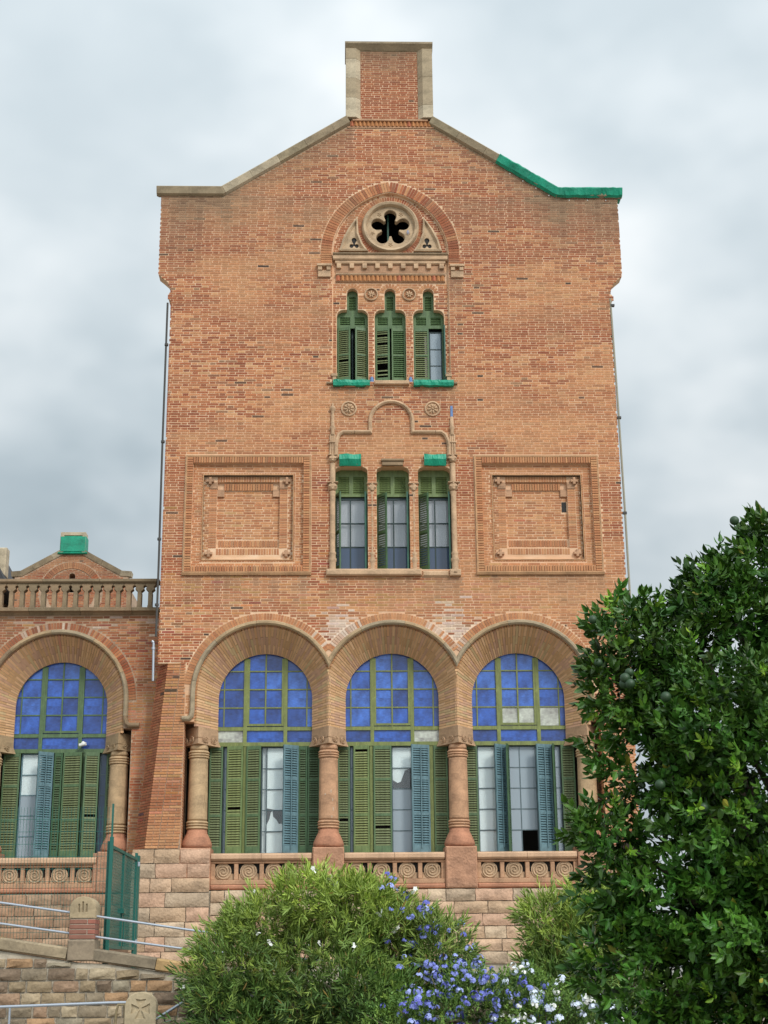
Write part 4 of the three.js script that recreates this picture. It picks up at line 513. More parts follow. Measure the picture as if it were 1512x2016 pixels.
// ================================================================ the lower wing beside the tower
{
  const t = thing('brick_wing', 'low brick wing with one arched window and a pierced parapet beside the tower', 'wing', [-8.45, 0, -1.0]);
  const rnd = rngOf(41), L = [], R = 1.69;
  const hole = [[-1.9, 2.6], [-1.9, 7.3], [-1.69, 7.3], ...arc(0, ARCH.yc, R, Math.PI, 0, 26), [1.69, 7.3], [1.9, 7.3], [1.9, 2.6]], h = inPoly(hole);
  part(t, 'wall', merge([ext([[-4, 1], [2.72, 1], [2.72, 10.2], [-4, 10.2]], -0.4, 0, [hole]), ext([[-2.2, 6.8], [-1.175, 6.8], [-1.175, 7.95], ...arc(0, 7.95, 1.175, Math.PI, 0, 26), [1.175, 6.8], [2.2, 6.8], [2.2, 10], [-2.2, 10]], -0.9, -0.72)]), M.joint);
  part(t, 'reveal', merge([bx(-2.3, -1.9, 2.4, 7.4, -0.9, -0.41), bx(1.9, 2.3, 2.4, 7.4, -0.9, -0.41), bx(-1.91, 1.91, 2.4, 4.14, -0.9, -0.42)]), M.joint);
  lay(L, { x0: -3.2, x1: 2.7, y0: 4.27, y1: 10.18, rnd, ok: (x, y) => !h(x, y) && !(y > ARCH.yc - 0.01 && Math.hypot(x, y - ARCH.yc) < 2.0) });
  radial(L, 0, ARCH.yc, 1.79, 1.985, Math.PI, 0, 0.008, rnd, 0.066);
  for (let y = 4.3, c = 0; y < 7.25; y += PITCH, c++) for (let q = c % 2 ? 0.0 : -0.15; q < 0.8; q += 0.318) { const a = Math.max(0.03, q), b = Math.min(0.8, q + 0.3); if (b - a > 0.05) L.push({ x: 1.893, y: y + PITCH / 2, z: -(a + b) / 2, w: b - a, h: 0.05, d: 0.04, r: 0, ry: -Math.PI / 2, full: false }); }
  emitBricks(t, L, (b, r) => brickColor({ clean: b.clean, ...weather(b.x - 8, b.y, { wash: -0.12, red: 0.35, soot: clamp((b.y - 9.2) / 1.1, 0, 1) * 0.6 * (0.4 + fbm(b.x * 2, b.y * 3, 9, 3)), white: b.y > 9.6 ? 0.22 : 0 }) }, r), rngOf(78), 150, (b) => b.full && b.x > -1.4 && b.y > 4.3);
  const S = { single: true };
  bay(t, 0, { seed: 24, clip: [false, false], frame: M.greenMid, fanLabel: 'blue glazed fanlight of the low wing', items: [['leaf', -1.40, -0.97, M.greenMid, S], ['glass', -0.96, -0.42, (i, j) => (j > 2 ? M.pane : M.dusty), { frame: M.blueGrey }], ['leaf', -0.46, -0.13, M.blueGrey, { ...S, za: 0.34, zb: 0.08, rod: true }], ['leaf', -0.12, 0.09, M.greenDark], ['leaf', 0.12, 0.60, M.greenMid, { ...S, za: 0.04, zb: 0.16 }], ['post', 0.6, 0.66, 0], ['leaf', 0.67, 1.02, M.greenMid, { ...S, za: 0.14, zb: 0.05 }], ['glass', 1.02, 1.2, M.dustyDark], ['leaf', 1.2, 1.42, M.greenMid]] });
  part(t, 'paper_sheet', bx(-0.94, -0.46, 5.6, 6.78, -0.91, -0.905), M.paper);
  stones(t, 'hood_stone', [[-2.0, 7.37], [-1.83, 7.37], [-1.77, 7.43], [-1.74, 7.55], [-1.74, 7.78], ...arc(0, ARCH.yc, 1.74, Math.PI, 0, 26), [1.74, 7.78], [1.74, 7.55], [1.77, 7.43], [1.83, 7.37], [2.1, 7.37]], HOODP, 1.12, [M.hood, M.coping, M.trimDark], 0.6);
  for (const x of [-1.58, 1.58]) {
    const z = -0.34, cap = (w0, y0, w1, y1) => { const v = [], A = [[x - w0, y0, -0.72], [x, y0, (w0 - 0.42) * 0.8], [x + w0, y0, -0.72]], B = [[x - w1, y1, -0.72], [x, y1, -0.03 + (w1 - 0.42) * 0.8], [x + w1, y1, -0.72]]; for (let k = 0; k < 3; k++) { const l = (k + 1) % 3; quadV(v, A[k], A[l], B[l], B[k]); } v.push(...A[0], ...A[2], ...A[1], ...B[0], ...B[1], ...B[2]); return orient(tri(v)); };
    const cp = part(t, 'capital', merge([cap(0.425, 6.93, 0.42, 7.2), cap(0.49, 6.77, 0.427, 6.928)]), M.hood);
    for (const s of [-1, 1]) for (const [k, q] of [[0.32, 1], [0.72, -1]]) { const base = [x + s * k * 0.46, 6.87, -k * 0.70 + 0.03], pts = []; for (let a = 0; a <= 14; a++) { const th = a * 0.75, rr = 0.075 * (1 - a / 17); pts.push([base[0] + s * q * rr * Math.cos(th) * 0.7, base[1] + rr * Math.sin(th), base[2] - q * rr * Math.cos(th) * 1.05]); } part(cp, 'scroll', tube(pts, 0.014, 5, false, 1), M.hood); }
    const rg = (y, r) => [[r - 0.03, y], [r + 0.005, y], [r + 0.022, y + 0.018], [r + 0.022, y + 0.032], [r + 0.005, y + 0.05]], K = part(t, 'column', lathe([[0, 4.94], [0.235, 4.94], [0.238, 5.0], [0.232, 5.8], [0.225, 6.38], [0.225, 6.44], [0, 6.44]], x, 0, z, 28), M.columnOld);
    part(K, 'ring_moulding', lathe([[0.2, 4.74], [0.245, 4.74], ...[4.75, 4.82, 4.88].flatMap((y) => rg(y, 0.245)), [0.235, 4.945], [0.2, 4.945]], x, 0, z, 28), M.columnOld); part(K, 'ring_moulding', lathe([[0.2, 6.43], ...[6.44, 6.50, 6.56].flatMap((y) => rg(y, 0.232)), [0.22, 6.63], [0.2, 6.63]], x, 0, z, 28), M.columnOld);
    part(K, 'neck', lathe([[0, 6.625], [0.222, 6.625], [0.22, 6.7], [0.2, 6.76], [0.14, 6.8], [0, 6.8]], x, 0, z, 28), M.columnOld); part(K, 'base', lathe([[0, 4.3], [0.33, 4.3], [0.365, 4.33], [0.37, 4.38], [0.35, 4.45], [0.29, 4.58], [0.25, 4.66], [0.24, 4.745], [0, 4.745]], x, 0, z, 28), M.columnBase);
    part(t, 'pedestal', bx(x - 0.375, x + 0.375, 3.32, 4.29, -0.75, 0.10, 0.03), M.pedestal);
  }
  parapet(t, -1.58 + 0.376, 1.58 - 0.376);
  { const r2 = rngOf(32), mats = [stoneM(0.50, 0.30, 0.19, 0.012), stoneM(0.46, 0.29, 0.19, 0.012), stoneM(0.54, 0.36, 0.24, 0.012)]; part(t, 'plinth_core', bx(-4, 2.7, 0.2, 3.3, -0.6, 0.02), M.jointPale); for (let i = 0; i < 7; i++) { let x = -2.6; while (x < 2.5) { const w = 0.4 + r2() * 0.5, m = part(t, 'stone', rock(w - 0.018, 0.238, 0.08, i * 71 + Math.round(x * 31), 0.02), mats[Math.floor(r2() * 3)]); m.position.set(x + w / 2, 1.5 + i * 0.257 + 0.128, 0); x += w; } } part(t, 'pier', bx(1.1, 2.7, 3.32, 4.26, -0.6, 0.03, 0.02), M.pedestal); }
  // pierced parapet above: a cornice, balusters shaped by the gaps between them, and a rail
  stones(t, 'cornice_stone', [[-3.4, 10.36], [2.52, 10.36]], [[-0.17, -0.5], [-0.17, 0.05], [-0.12, 0.10], [-0.10, 0.22], [-0.02, 0.22], [0.0, 0.16], [0.0, -0.5]], 1.3, [M.balus, M.trimDark]);
  stones(t, 'rail_stone', [[-3.4, 11.02], [2.46, 11.02]], [[0, -0.22], [0, 0.10], [0.03, 0.14], [0.09, 0.14], [0.11, 0.08], [0.11, -0.22]], 1.45, [M.balus, M.balus, M.trimDark]);
  const P = 0.272, k = 0.072, g = ext([[-P / 2 + k, 10.36], [P / 2 - k, 10.36], [P / 2 - k, 10.42], [P / 2 - k - 0.012, 10.45], [P / 2 - k - 0.012, 10.76], [P / 2 - k - 0.022, 10.80], [P / 2 - 0.025, 10.86], ...arc(P / 2, 10.915, 0.042, Math.PI * 1.25, Math.PI * 0.5, 6), [P / 2 - 0.001, 11.02], [-P / 2 + 0.001, 11.02], ...arc(-P / 2, 10.915, 0.042, Math.PI * 0.5, -Math.PI * 0.25, 6), [-P / 2 + 0.025, 10.86], [-P / 2 + k + 0.022, 10.80], [-P / 2 + k + 0.012, 10.76], [-P / 2 + k + 0.012, 10.45], [-P / 2 + k, 10.42]], -0.15, 0.06, [], 0.008);
  for (let x = -3.2; x < 2.4; x += P) { const m = part(t, 'baluster', g, hash(Math.round(x * 50), 1, 4) < 0.5 ? M.balus : M.trimDark); m.position.x = x; }
  part(t, 'roof', bx(-4, 2.45, 9.9, 10.15, -8, -0.5), M.tile); part(t, 'rear_wall', bx(-4, 2.45, 1, 10, -8.3, -8.01), M.joint); part(t, 'side_wall', bx(-4.3, -4.0, 1, 10.1, -8, 0), M.joint); part(t, 'inner_wall', bx(-4, 2.4, 3.2, 9.8, -4.2, -4), M.inside);
  // things on the wing
  const cam = thing('security_camera', 'small white security camera on the green transom of the wing window', 'camera', [-7.84, 7.02, -1.72]);
  part(cam, 'bracket', merge([bx(-0.03, 0.03, -0.05, 0.05, -0.03, 0.03, 0.005), rod([0, 0, 0.02], [0, -0.02, 0.1], 0.014)]), M.white); part(cam, 'housing', merge([rod([-0.09, -0.05, 0.12], [0.08, -0.02, 0.16], 0.042, 12), ball(0.0, 0.0, 0.13, 0.05)]), M.white); part(cam, 'lens', rod([-0.10, -0.052, 0.117], [-0.09, -0.05, 0.12], 0.03, 12), M.dark);
  const pipe = thing('drainpipe', 'grey drainpipe down the tower corner nearest the low wing', 'pipe', [-5.93, 9.3, 0.02]);
  part(pipe, 'pipe_run', tube([[0.02, 9.1, 0.05], [0.02, 5, 0.05], [0.04, 2, 0.06], [0.04, 0.1, 0.06]], 0.027, 8), M.pipe); for (const y of [7.9, 5.2, 2.6, 0.9]) part(pipe, 'pipe_clip', rod([0.03, y - 0.03, 0.05], [0.03, y + 0.03, 0.05], 0.05, 10), M.pipe);
  const pipe2 = thing('drainpipe', 'thin pale conduit down the tower corner beside the orange tree', 'pipe', [5.94, 8.6, 0.0]);
  part(pipe2, 'pipe_run', tube([[-0.06, 10, 0], [-0.02, 7, 0.0], [0, 4, 0], [0.0, 0, 0]], 0.028, 8), M.pipePale); for (const y of [9.8, 6.6, 4.0, 1.6]) part(pipe2, 'pipe_clip', bx(-0.06, 0.04, y - 0.03, y + 0.03, -0.04, 0.04), M.pipe);
  const cd = thing('conduit', 'short grey cable conduit low on the seam between tower and wing', 'conduit', [-5.93, 8.3, 0.03]);
  part(cd, 'tube', rod([0, 0, 0], [-0.02, 0.95, 0], 0.03), M.galv); part(cd, 'bend', merge([rod([-0.02, 0.95, 0], [-0.06, 1.0, 0], 0.035), rod([-0.02, 0.78, 0], [-0.02, 0.84, 0], 0.045, 10)]), M.galv);
}

// ================================================================ green netting
function netting(label, path, prof, seed, at = [0, 0, 0]) {
  const dense = along(path, 0.05).map((r) => r[0]); dense.push(path[path.length - 1]);
  const g = sweep(dense, prof, false), p = g.attributes.position; for (let i = 0; i < p.count; i++) { const x = p.getX(i), y = p.getY(i), z = p.getZ(i); p.setXYZ(i, x, y + (fbm3(x * 5, y * 5, z * 9, seed, 2) - 0.5) * 0.045, z + (fbm3(x * 9, y * 9, z * 8, seed + 5, 3) - 0.42) * 0.075); } g.computeVertexNormals();
  const n = thing('debris_netting', label, 'netting', at); part(n, 'net', g, M.net); return n;
}
{
  const n = netting('green debris netting wrapped over the sloping gable coping of the tower', [[3.05, 22.86], [4.61, 21.85], [6.36, 21.85]], [[0.008, -0.45], [0.008, 0.155], [-0.03, 0.185], [-0.2, 0.115], [-0.245, 0.05], [-0.255, 0.035], [-0.24, 0.02], [-0.2, 0.0], [-0.2, -0.4]], 5);
  const g = []; for (const [x, y] of [[3.3, 22.3], [3.65, 22.08], [4.0, 21.86], [4.35, 21.64], [4.9, 21.5], [5.4, 21.5], [5.9, 21.5]]) g.push(ball(x, y, 0.075, 0.015)); part(n, 'tie', merge(g), M.white);
  netting('green netting over the window sill under the lancet with two leaves ajar', [[-1.53, 16.21], [-0.57, 16.21]], [[0, -0.1], [0, 0.12], [-0.08, 0.14], [-0.155, 0.12], [-0.165, 0.02], [-0.08, 0.08], [-0.02, 0.09]], 15);
  netting('green netting over the window sill under the lancet with the bare glass', [[0.57, 16.21], [1.62, 16.21]], [[0, -0.1], [0, 0.12], [-0.08, 0.14], [-0.16, 0.12], [-0.17, 0.02], [-0.08, 0.08], [-0.02, 0.09]], 25);
  netting('small green net over the keystone on the side towards the low wing', [[-1.37, 14.15], [-0.81, 14.15]], [[0, 0], [0, 0.12], [-0.14, 0.15], [-0.30, 0.06], [-0.30, 0.03], [-0.1, 0.1], [-0.02, 0.09]], 35);
  netting('small green net over the keystone on the side towards the orange tree', [[0.81, 14.15], [1.38, 14.15]], [[0, 0], [0, 0.12], [-0.14, 0.15], [-0.29, 0.06], [-0.29, 0.03], [-0.1, 0.1], [-0.02, 0.09]], 45);
}

// ================================================================ buildings behind
{
  const t = thing('far_gable', 'smaller brick gable with green netting round its top, seen over the parapet', 'building', [-12.56, 0, -24]);
  const L = [], rnd = rngOf(51), out = [[-2.35, 0], [-2.35, 17.25], [-2.05, 17.3], [-0.5, 18.2], [-0.5, 18.95], [0.5, 18.95], [0.5, 18.2], [2.05, 17.3], [2.35, 17.25], [2.35, 0]], IN = inPoly(out), round = [...arc(0.02, 17.2, 0.13, 0, Math.PI, 8), [-0.11, 16.5], [0.15, 16.5]];
  part(t, 'wall', ext(out, -0.4, 0, [round]), M.joint); part(t, 'inner_wall', bx(-1, 1, 16, 17.8, -1.0, -0.9), M.dark);
  lay(L, { x0: -2.3, x1: 2.3, y0: 14.6, y1: 18.2, rnd, ok: (x, y) => IN(x, y + 0.15) && Math.abs(y - 16.0) >= 0 && !(Math.hypot(x, y - 16.5) > 1.0 && Math.hypot(x, y - 16.5) < 1.32) && !inPoly(round)(x, y) });
  radial(L, 0, 16.5, 1.02, 1.3, Math.PI * 0.92, Math.PI * 0.08, 0.02, rnd, 0.085);
  emitBricks(t, L, (b, r) => brickColor(weather(b.x + 30, b.y, { red: 0.5, wash: -0.1, soot: b.y > 17.2 ? 0.3 : 0 }), r), rngOf(79), 0, () => false);
  stones(t, 'coping_stone', [[-2.5, 17.37], [-2.1, 17.4], [-0.52, 18.3]], [[0, -0.4], [0, 0.14], [-0.2, 0.04], [-0.2, -0.3]], 0.9, [M.copingPale, M.coping]); stones(t, 'coping_stone', [[0.5, 18.3], [2.1, 17.4], [2.5, 17.37]], [[0, -0.4], [0, 0.14], [-0.2, 0.04], [-0.2, -0.3]], 0.9, [M.copingPale, M.coping]);
  part(t, 'block_coping', sweep([[-0.52, 18.2], [-0.52, 19.07], [0.52, 19.07], [0.52, 18.2]], [[0, -0.4], [0, 0.13], [-0.13, 0.13], [-0.2, 0.02], [-0.2, -0.3]]), M.copingPale);
  part(t, 'roof', ext([[-2.3, 16.9], [2.3, 16.9], [0, 18.3]], -7, -0.42), M.tile); part(t, 'side_wall', merge([bx(-2.3, -2.1, 0, 16.9, -7, -0.41), bx(2.1, 2.3, 0, 16.9, -7, -0.41), bx(-2.3, 2.3, 0, 16.9, -7.2, -7.01)]), M.joint);
  { const n = thing('debris_netting', 'green netting tied round the top block of the smaller far gable', 'netting', [-12.56, 18.2, -24]), g = bx(-0.535, 0.535, 0.0, 0.7, -0.5, 0.15, 0.04), g2 = bx(-0.62, 0.62, -0.07, 0.02, -0.3, 0.15, 0.04); part(n, 'net', merge([g, g2]), M.net); }
  const b = thing('brick_house', 'dark roofed brick house far behind with a pale chimney, cut by the picture edge', 'house', [-17.6, 0, -24]);
  part(b, 'wall', bx(-2.4, 1.8, 0, 16.6, -6, 0), M.joint); part(b, 'roof', ext([[-2.6, 19.3], [1.0, 19.3], [2.42, 16.85], [2.42, 16.6], [-2.6, 16.6]], -6.2, 0.2), M.slate); part(b, 'chimney', bx(1.6, 2.13, 17.4, 18.62, -1.2, -0.6, 0.05), M.copingPale); part(b, 'chimney', bx(-0.2, 0.3, 17.2, 18.6, -4, -3.5), M.joint);
  const q = thing('brick_house', 'plain brick house beyond the parapet, low between the far gable and the tower', 'house', [-8.7, 0, -30]);
  part(q, 'wall', bx(-1.6, 1.6, 0, 14.6, -6, 0), M.joint); part(q, 'roof', bx(-1.75, 1.75, 14.6, 14.8, -6.2, 0.2), M.copingPale); for (const x of [-0.9, 0, 0.9]) part(q, 'window', bx(x - 0.25, x + 0.25, 12.6, 13.8, 0, 0.05), M.darkFrame);
}

// ================================================================ ground, retaining wall, rails, gate
structure('ground', (() => { const g = new THREE.PlaneGeometry(900, 900); g.rotateX(-Math.PI / 2); return uvm(g); })(), std({ color: rgb(0.36, 0.34, 0.31), map: T.stone, roughness: 0.95 }));
structure('terrace', bx(-30, 30, 0.004, 1.2, -12, 10.98), stoneM(0.34, 0.30, 0.25));
structure('planting_bed', bx(-4.4, 9, 0.004, 0.12, 11.45, 27.5), std({ color: rgb(0.07, 0.055, 0.035), map: T.stone, bumpMap: T.rough, bumpScale: 0.05 }));
const topY = (x) => (x < -5.45 ? 2.09 - (x + 6.82) * 0.155 : x < -4 ? 1.89 - (x + 5.22) * 0.155 : Math.max(0.75, 1.70 - (x + 4) * 0.155));
{
  const t = thing('retaining_wall', 'rubble stone retaining wall with sloping coping in front of the terrace', 'wall', [0, 0, 11.2]), r = rngOf(61);
  const mats = [[0.50, 0.39, 0.26], [0.40, 0.30, 0.19], [0.52, 0.32, 0.18], [0.34, 0.27, 0.19], [0.56, 0.45, 0.31], [0.40, 0.34, 0.25], [0.28, 0.20, 0.14], [0.46, 0.30, 0.2]].map((c) => stoneM(...c, 0.03));
  const prof = []; for (let x = -9; x <= 7; x += 0.5) prof.push([x, topY(x) - 0.21]); part(t, 'mortar', ext([[-9, 0.004], [7, 0.004], ...prof.reverse()], -0.2, 0.2), M.jointPale);
  for (let y = 0.35, c = 0; y < 2.0; c++) { const h = 0.15 + r() * 0.06; let x = -8.2 + r() * 0.3; while (x < 1.2) { const w = 0.19 + r() * 0.28, lim = topY(x + w / 2) - 0.21 - (w / 2) * 0.155; const hh = Math.min(h, lim - y); if (hh > 0.07) { const m = part(t, 'stone', rock(w - 0.028, hh - 0.024, 0.06, c * 91 + Math.round(x * 40), 0.028), mats[Math.floor(r() * mats.length)]); m.position.set(x + w / 2, y + hh / 2, 0.185); m.rotation.z = (r() - 0.5) * 0.03; } x += w; } y += h; }
  const cm = [stoneM(0.42, 0.33, 0.22, 0.01), stoneM(0.55, 0.36, 0.17, 0.01), stoneM(0.30, 0.24, 0.17, 0.01)];
  for (const [x0, x1] of [[-8.6, -7.7], [-7.69, -6.73], [-6.72, -5.65], [-5.235, -4.24], [-4.23, -3.4], [-3.39, -2.4], [-2.39, -1.4], [-1.39, -0.4], [-0.39, 0.6], [0.61, 1.6], [1.61, 2.6]]) { const k = hash(Math.round(x0 * 10), 2, 3), y0 = topY(x0 + 0.02), y1 = topY(x1 - 0.02); part(t, 'coping_stone', sweep([[x0, y0], [x1, y1]], [[0, -0.28], [0, 0.24], [-0.03, 0.27], [-0.17, 0.27], [-0.195, 0.22], [-0.195, -0.28]]), x0 === -7.69 || x0 === -4.23 ? cm[1] : k < 0.5 ? cm[0] : cm[2]); }
}
{
  const p = thing('wall_post', 'round-topped stone post on four courses of red brick, set in the wall coping', 'post', [-5.44, 1.7, 11.2]);
  part(p, 'base_stone', bx(-0.215, 0.215, 0, 0.32, -0.25, 0.28, 0.02), stoneM(0.36, 0.28, 0.20)); for (let i = 0; i < 4; i++) { part(p, 'brick', bx(-0.2, 0.205 - (i % 2) * 0.13, 0.335 + i * 0.078, 0.4 + i * 0.078, -0.22, 0.25, 0.006), paletteMat([0.33, 0.12, 0.08])); if (i % 2) part(p, 'brick', bx(0.088, 0.205, 0.335 + i * 0.078, 0.4 + i * 0.078, -0.22, 0.25, 0.006), paletteMat([0.38, 0.15, 0.1])); }
  part(p, 'mortar', bx(-0.19, 0.195, 0.3, 0.66, -0.2, 0.235), M.jointPale);
  const gr = []; for (const x of [-0.06, 0.0, 0.06]) gr.push([[x - 0.012, 0.75], [x + 0.012, 0.75], ...arc(x, 0.9 - Math.abs(x) * 0.6, 0.012, 0, Math.PI, 4)]);
  part(p, 'head', merge([ext([[-0.205, 0.655], [0.205, 0.655], [0.205, 0.83], ...arc(0, 0.82, 0.205, 0.05, Math.PI - 0.05, 12, 0.17), [-0.205, 0.83]], 0.235, 0.26, gr, 0.006), ext([[-0.208, 0.653], [0.208, 0.653], [0.208, 0.83], ...arc(0, 0.82, 0.208, 0.05, Math.PI - 0.05, 12, 0.172), [-0.208, 0.83]], -0.22, 0.232)]), M.wallPost);
  const post = (x) => topY(x);
  const r = thing('handrail', 'two galvanised pipe rails sloping along the wall coping behind the bushes', 'handrail', [0, 0, 11.32]);
  part(r, 'rail', tube([[-8.6, 2.88, 0], [-7, 2.64, 0], [-5.6, 2.44, 0], [-3.8, 2.17, 0], [-1.5, 1.86, 0], [0.3, 1.62, 0], [0.6, 1.57, 0]], 0.019, 8), M.galv); part(r, 'rail', tube([[-8.6, 2.56, 0], [-7, 2.32, 0], [-5.6, 2.12, 0], [-3.8, 1.87, 0], [-1.5, 1.66, 0], [0.4, 1.53, 0], [1.4, 1.37, 0], [2.6, 1.2, 0]], 0.019, 8), M.galv);
  for (const x of [-2.9, -0.6, 0.5]) part(r, 'baluster', rod([x, post(x) - 0.05, 0], [x, x > 0.4 ? 1.57 : 2.17 - (x + 3.8) * 0.135 + 0.02, 0], 0.018), M.galv);
  const q = thing('handrail', 'level galvanised pipe rail low in front of the rubble wall', 'handrail', [0, 0, 12.3]);
  part(q, 'rail', tube([[-8.4, 1.02, 0], [-6.4, 1.045, 0], [-4.75, 1.09, 0], [-4.5, 1.09, 0]], 0.022, 8), M.galv); part(q, 'upright', rod([-6.32, 0, 0], [-6.32, 1.03, 0], 0.018), M.galv); part(q, 'upright', tube([[-4.72, 0, 0.03], [-4.72, 0.9, 0.03], [-4.70, 1.05, 0.03], [-4.64, 1.09, 0.03], [-4.59, 1.05, 0.03], [-4.58, 0.9, 0.03], [-4.58, 0, 0.03]], 0.02, 8), stoneM(0.34, 0.27, 0.16));
  const s = thing('handrail', 'short grey handrail rising beside the stone with the carved cross', 'handrail', [-4.0, 0, 12.45]);
  part(s, 'rail', rod([-0.32, 0.72, 0], [0.3, 1.09, 0], 0.022), M.galv); part(s, 'bracket', tube([[0.02, 0.91, 0], [0.02, 0.86, -0.02], [0.02, 0.8, -0.2], [0.02, 0.8, -1.0]], 0.012, 6), M.galv);
  const c = thing('cross_stone', 'round-topped pale stone slab with a carved flared cross', 'stone marker', [-4.33, 0, 12.4]), X = 0, Y = 1.0, arm = (a) => [[0.018, 0.018], [0.075, 0.14], [0.0, 0.128], [-0.075, 0.14], [-0.018, 0.018]].map(([x, y]) => [X + x * Math.cos(a) - y * Math.sin(a), Y + x * Math.sin(a) + y * Math.cos(a)]);
  const cross = [0, 1, 2, 3].flatMap((k) => arm(k * Math.PI / 2)), outl = [[-0.235, 0], [0.235, 0], [0.235, 1.04], ...arc(0, 1.04, 0.235, 0.05, Math.PI - 0.05, 14, 0.2), [-0.235, 1.04]];
  part(c, 'slab_face', ext(outl, 0.07, 0.1, [cross], 0.006), M.slab); part(c, 'slab', ext(outl.map(([x, y]) => [x * 1.01, y * 1.003]), -0.1, 0.071), M.slab);
}
{
  const G = M.fenceGreen, t = thing('mesh_fence', 'dark green wire mesh fence panel along the top of the rubble wall', 'fence', [0, 0, 10.98]), w = [];
  for (let x = -8.8; x < -5.15; x += 0.052) w.push(bx(x - 0.0024, x + 0.0024, topY(x) - 0.3, 4.15, -0.0024, 0.0024)); for (let y = 1.95; y < 4.15; y += 0.2) w.push(bx(-8.8, -5.14, y - 0.003, y + 0.003, 0.0026, 0.008)); part(t, 'wire_mesh', merge(w), G, null, 'stuff');
  part(t, 'post', merge([bx(-5.13, -5.07, 1.2, 3.66, -0.03, 0.03, 0.008), bx(-5.115, -5.085, 3.66, 4.2, -0.015, 0.015)]), G); part(t, 'post', bx(-7.75, -7.69, 1.2, 4.2, -0.07, -0.01), G);
  const g = thing('mesh_gate', 'green framed mesh gate running back from the wall to the tower', 'gate', [-5.16, 1.2, 10.9]); g.rotation.y = 0;
  const z1 = -3.5, y0 = 0.7, y1 = 2.36, m = []; // the leaf lies along -z
  const fr = (za, zb, ya, yb) => bx(-0.022, 0.022, ya, yb, Math.min(za, zb), Math.max(za, zb), 0.004);
  part(g, 'stile', fr(0, -0.07, 0, 2.4), G); part(g, 'stile', fr(-1.75, -1.81, y0, y1), G); part(g, 'stile', fr(z1, z1 + 0.10, 0, 2.45), G); part(g, 'stile', fr(z1 - 0.35, z1 - 0.15, 0, 2.42), G); part(g, 'rail', fr(-0.07, z1 + 0.1, y1 - 0.05, y1), G); part(g, 'rail', fr(-0.07, z1 + 0.1, y0, y0 + 0.05), G);
  for (let z = -0.1; z > z1; z -= 0.05) m.push(bx(-0.0024, 0.0024, y0, y1, z - 0.0024, z + 0.0024)); for (let y = y0; y < y1; y += 0.05) m.push(bx(0.002, 0.005, y - 0.0015, y + 0.0015, z1, -0.05)); part(g, 'wire_mesh', merge(m), G, null, 'stuff');
  part(g, 'latch', merge([bx(-0.05, 0.06, 1.3, 1.38, -1.95, -1.65), rod([0.05, 1.2, -1.78], [0.05, 0.75, -1.78], 0.012)]), G); for (const y of [0.85, 2.25]) part(g, 'hinge', rod([0.04, y - 0.04, z1 + 0.02], [0.04, y + 0.04, z1 + 0.02], 0.03), M.galv);
}

// ================================================================ plants
const UPV = new THREE.Vector3(0, 1, 0);
function leafGeo(len, w, fold, curl) { // a pointed leaf along +y, folded along its midrib
  const rows = [[0, 0.06], [0.25, 0.8], [0.5, 1], [0.78, 0.62], [1, 0]], v = [], P = rows.map(([t, k]) => { const z = -curl * t * t * len; return [[-k * w / 2, t * len, z + fold * k * w / 2], [0, t * len, z], [k * w / 2, t * len, z + fold * k * w / 2]]; }), uvs = [];
  for (let i = 0; i + 1 < P.length; i++) for (const s of [0, 1]) { const [a, b, c, d] = [P[i][s], P[i][s + 1], P[i + 1][s + 1], P[i + 1][s]], ua = (k) => [s * 0.5 + (k ? 0.5 : 0), 0]; v.push(...a, ...b, ...c); uvs.push(s / 2, i / 4, s / 2 + 0.5, i / 4, s / 2 + 0.5, (i + 1) / 4); if (i + 2 < P.length || true) { v.push(...a, ...c, ...d); uvs.push(s / 2, i / 4, s / 2 + 0.5, (i + 1) / 4, s / 2, (i + 1) / 4); } void ua; }
  let g = new THREE.BufferGeometry(); g.setAttribute('position', new THREE.Float32BufferAttribute(v, 3)); g.setAttribute('uv', new THREE.Float32BufferAttribute(uvs, 2)); g.computeVertexNormals(); return g;
}
function lerpBlob(blobs, rnd) { let tot = 0; for (const b of blobs) tot += b.w ?? b[3] * b[4] + b[3] * b[5]; let k = rnd() * tot; for (const b of blobs) { k -= b.w ?? b[3] * b[4] + b[3] * b[5]; if (k <= 0) return b; } return blobs[0]; }
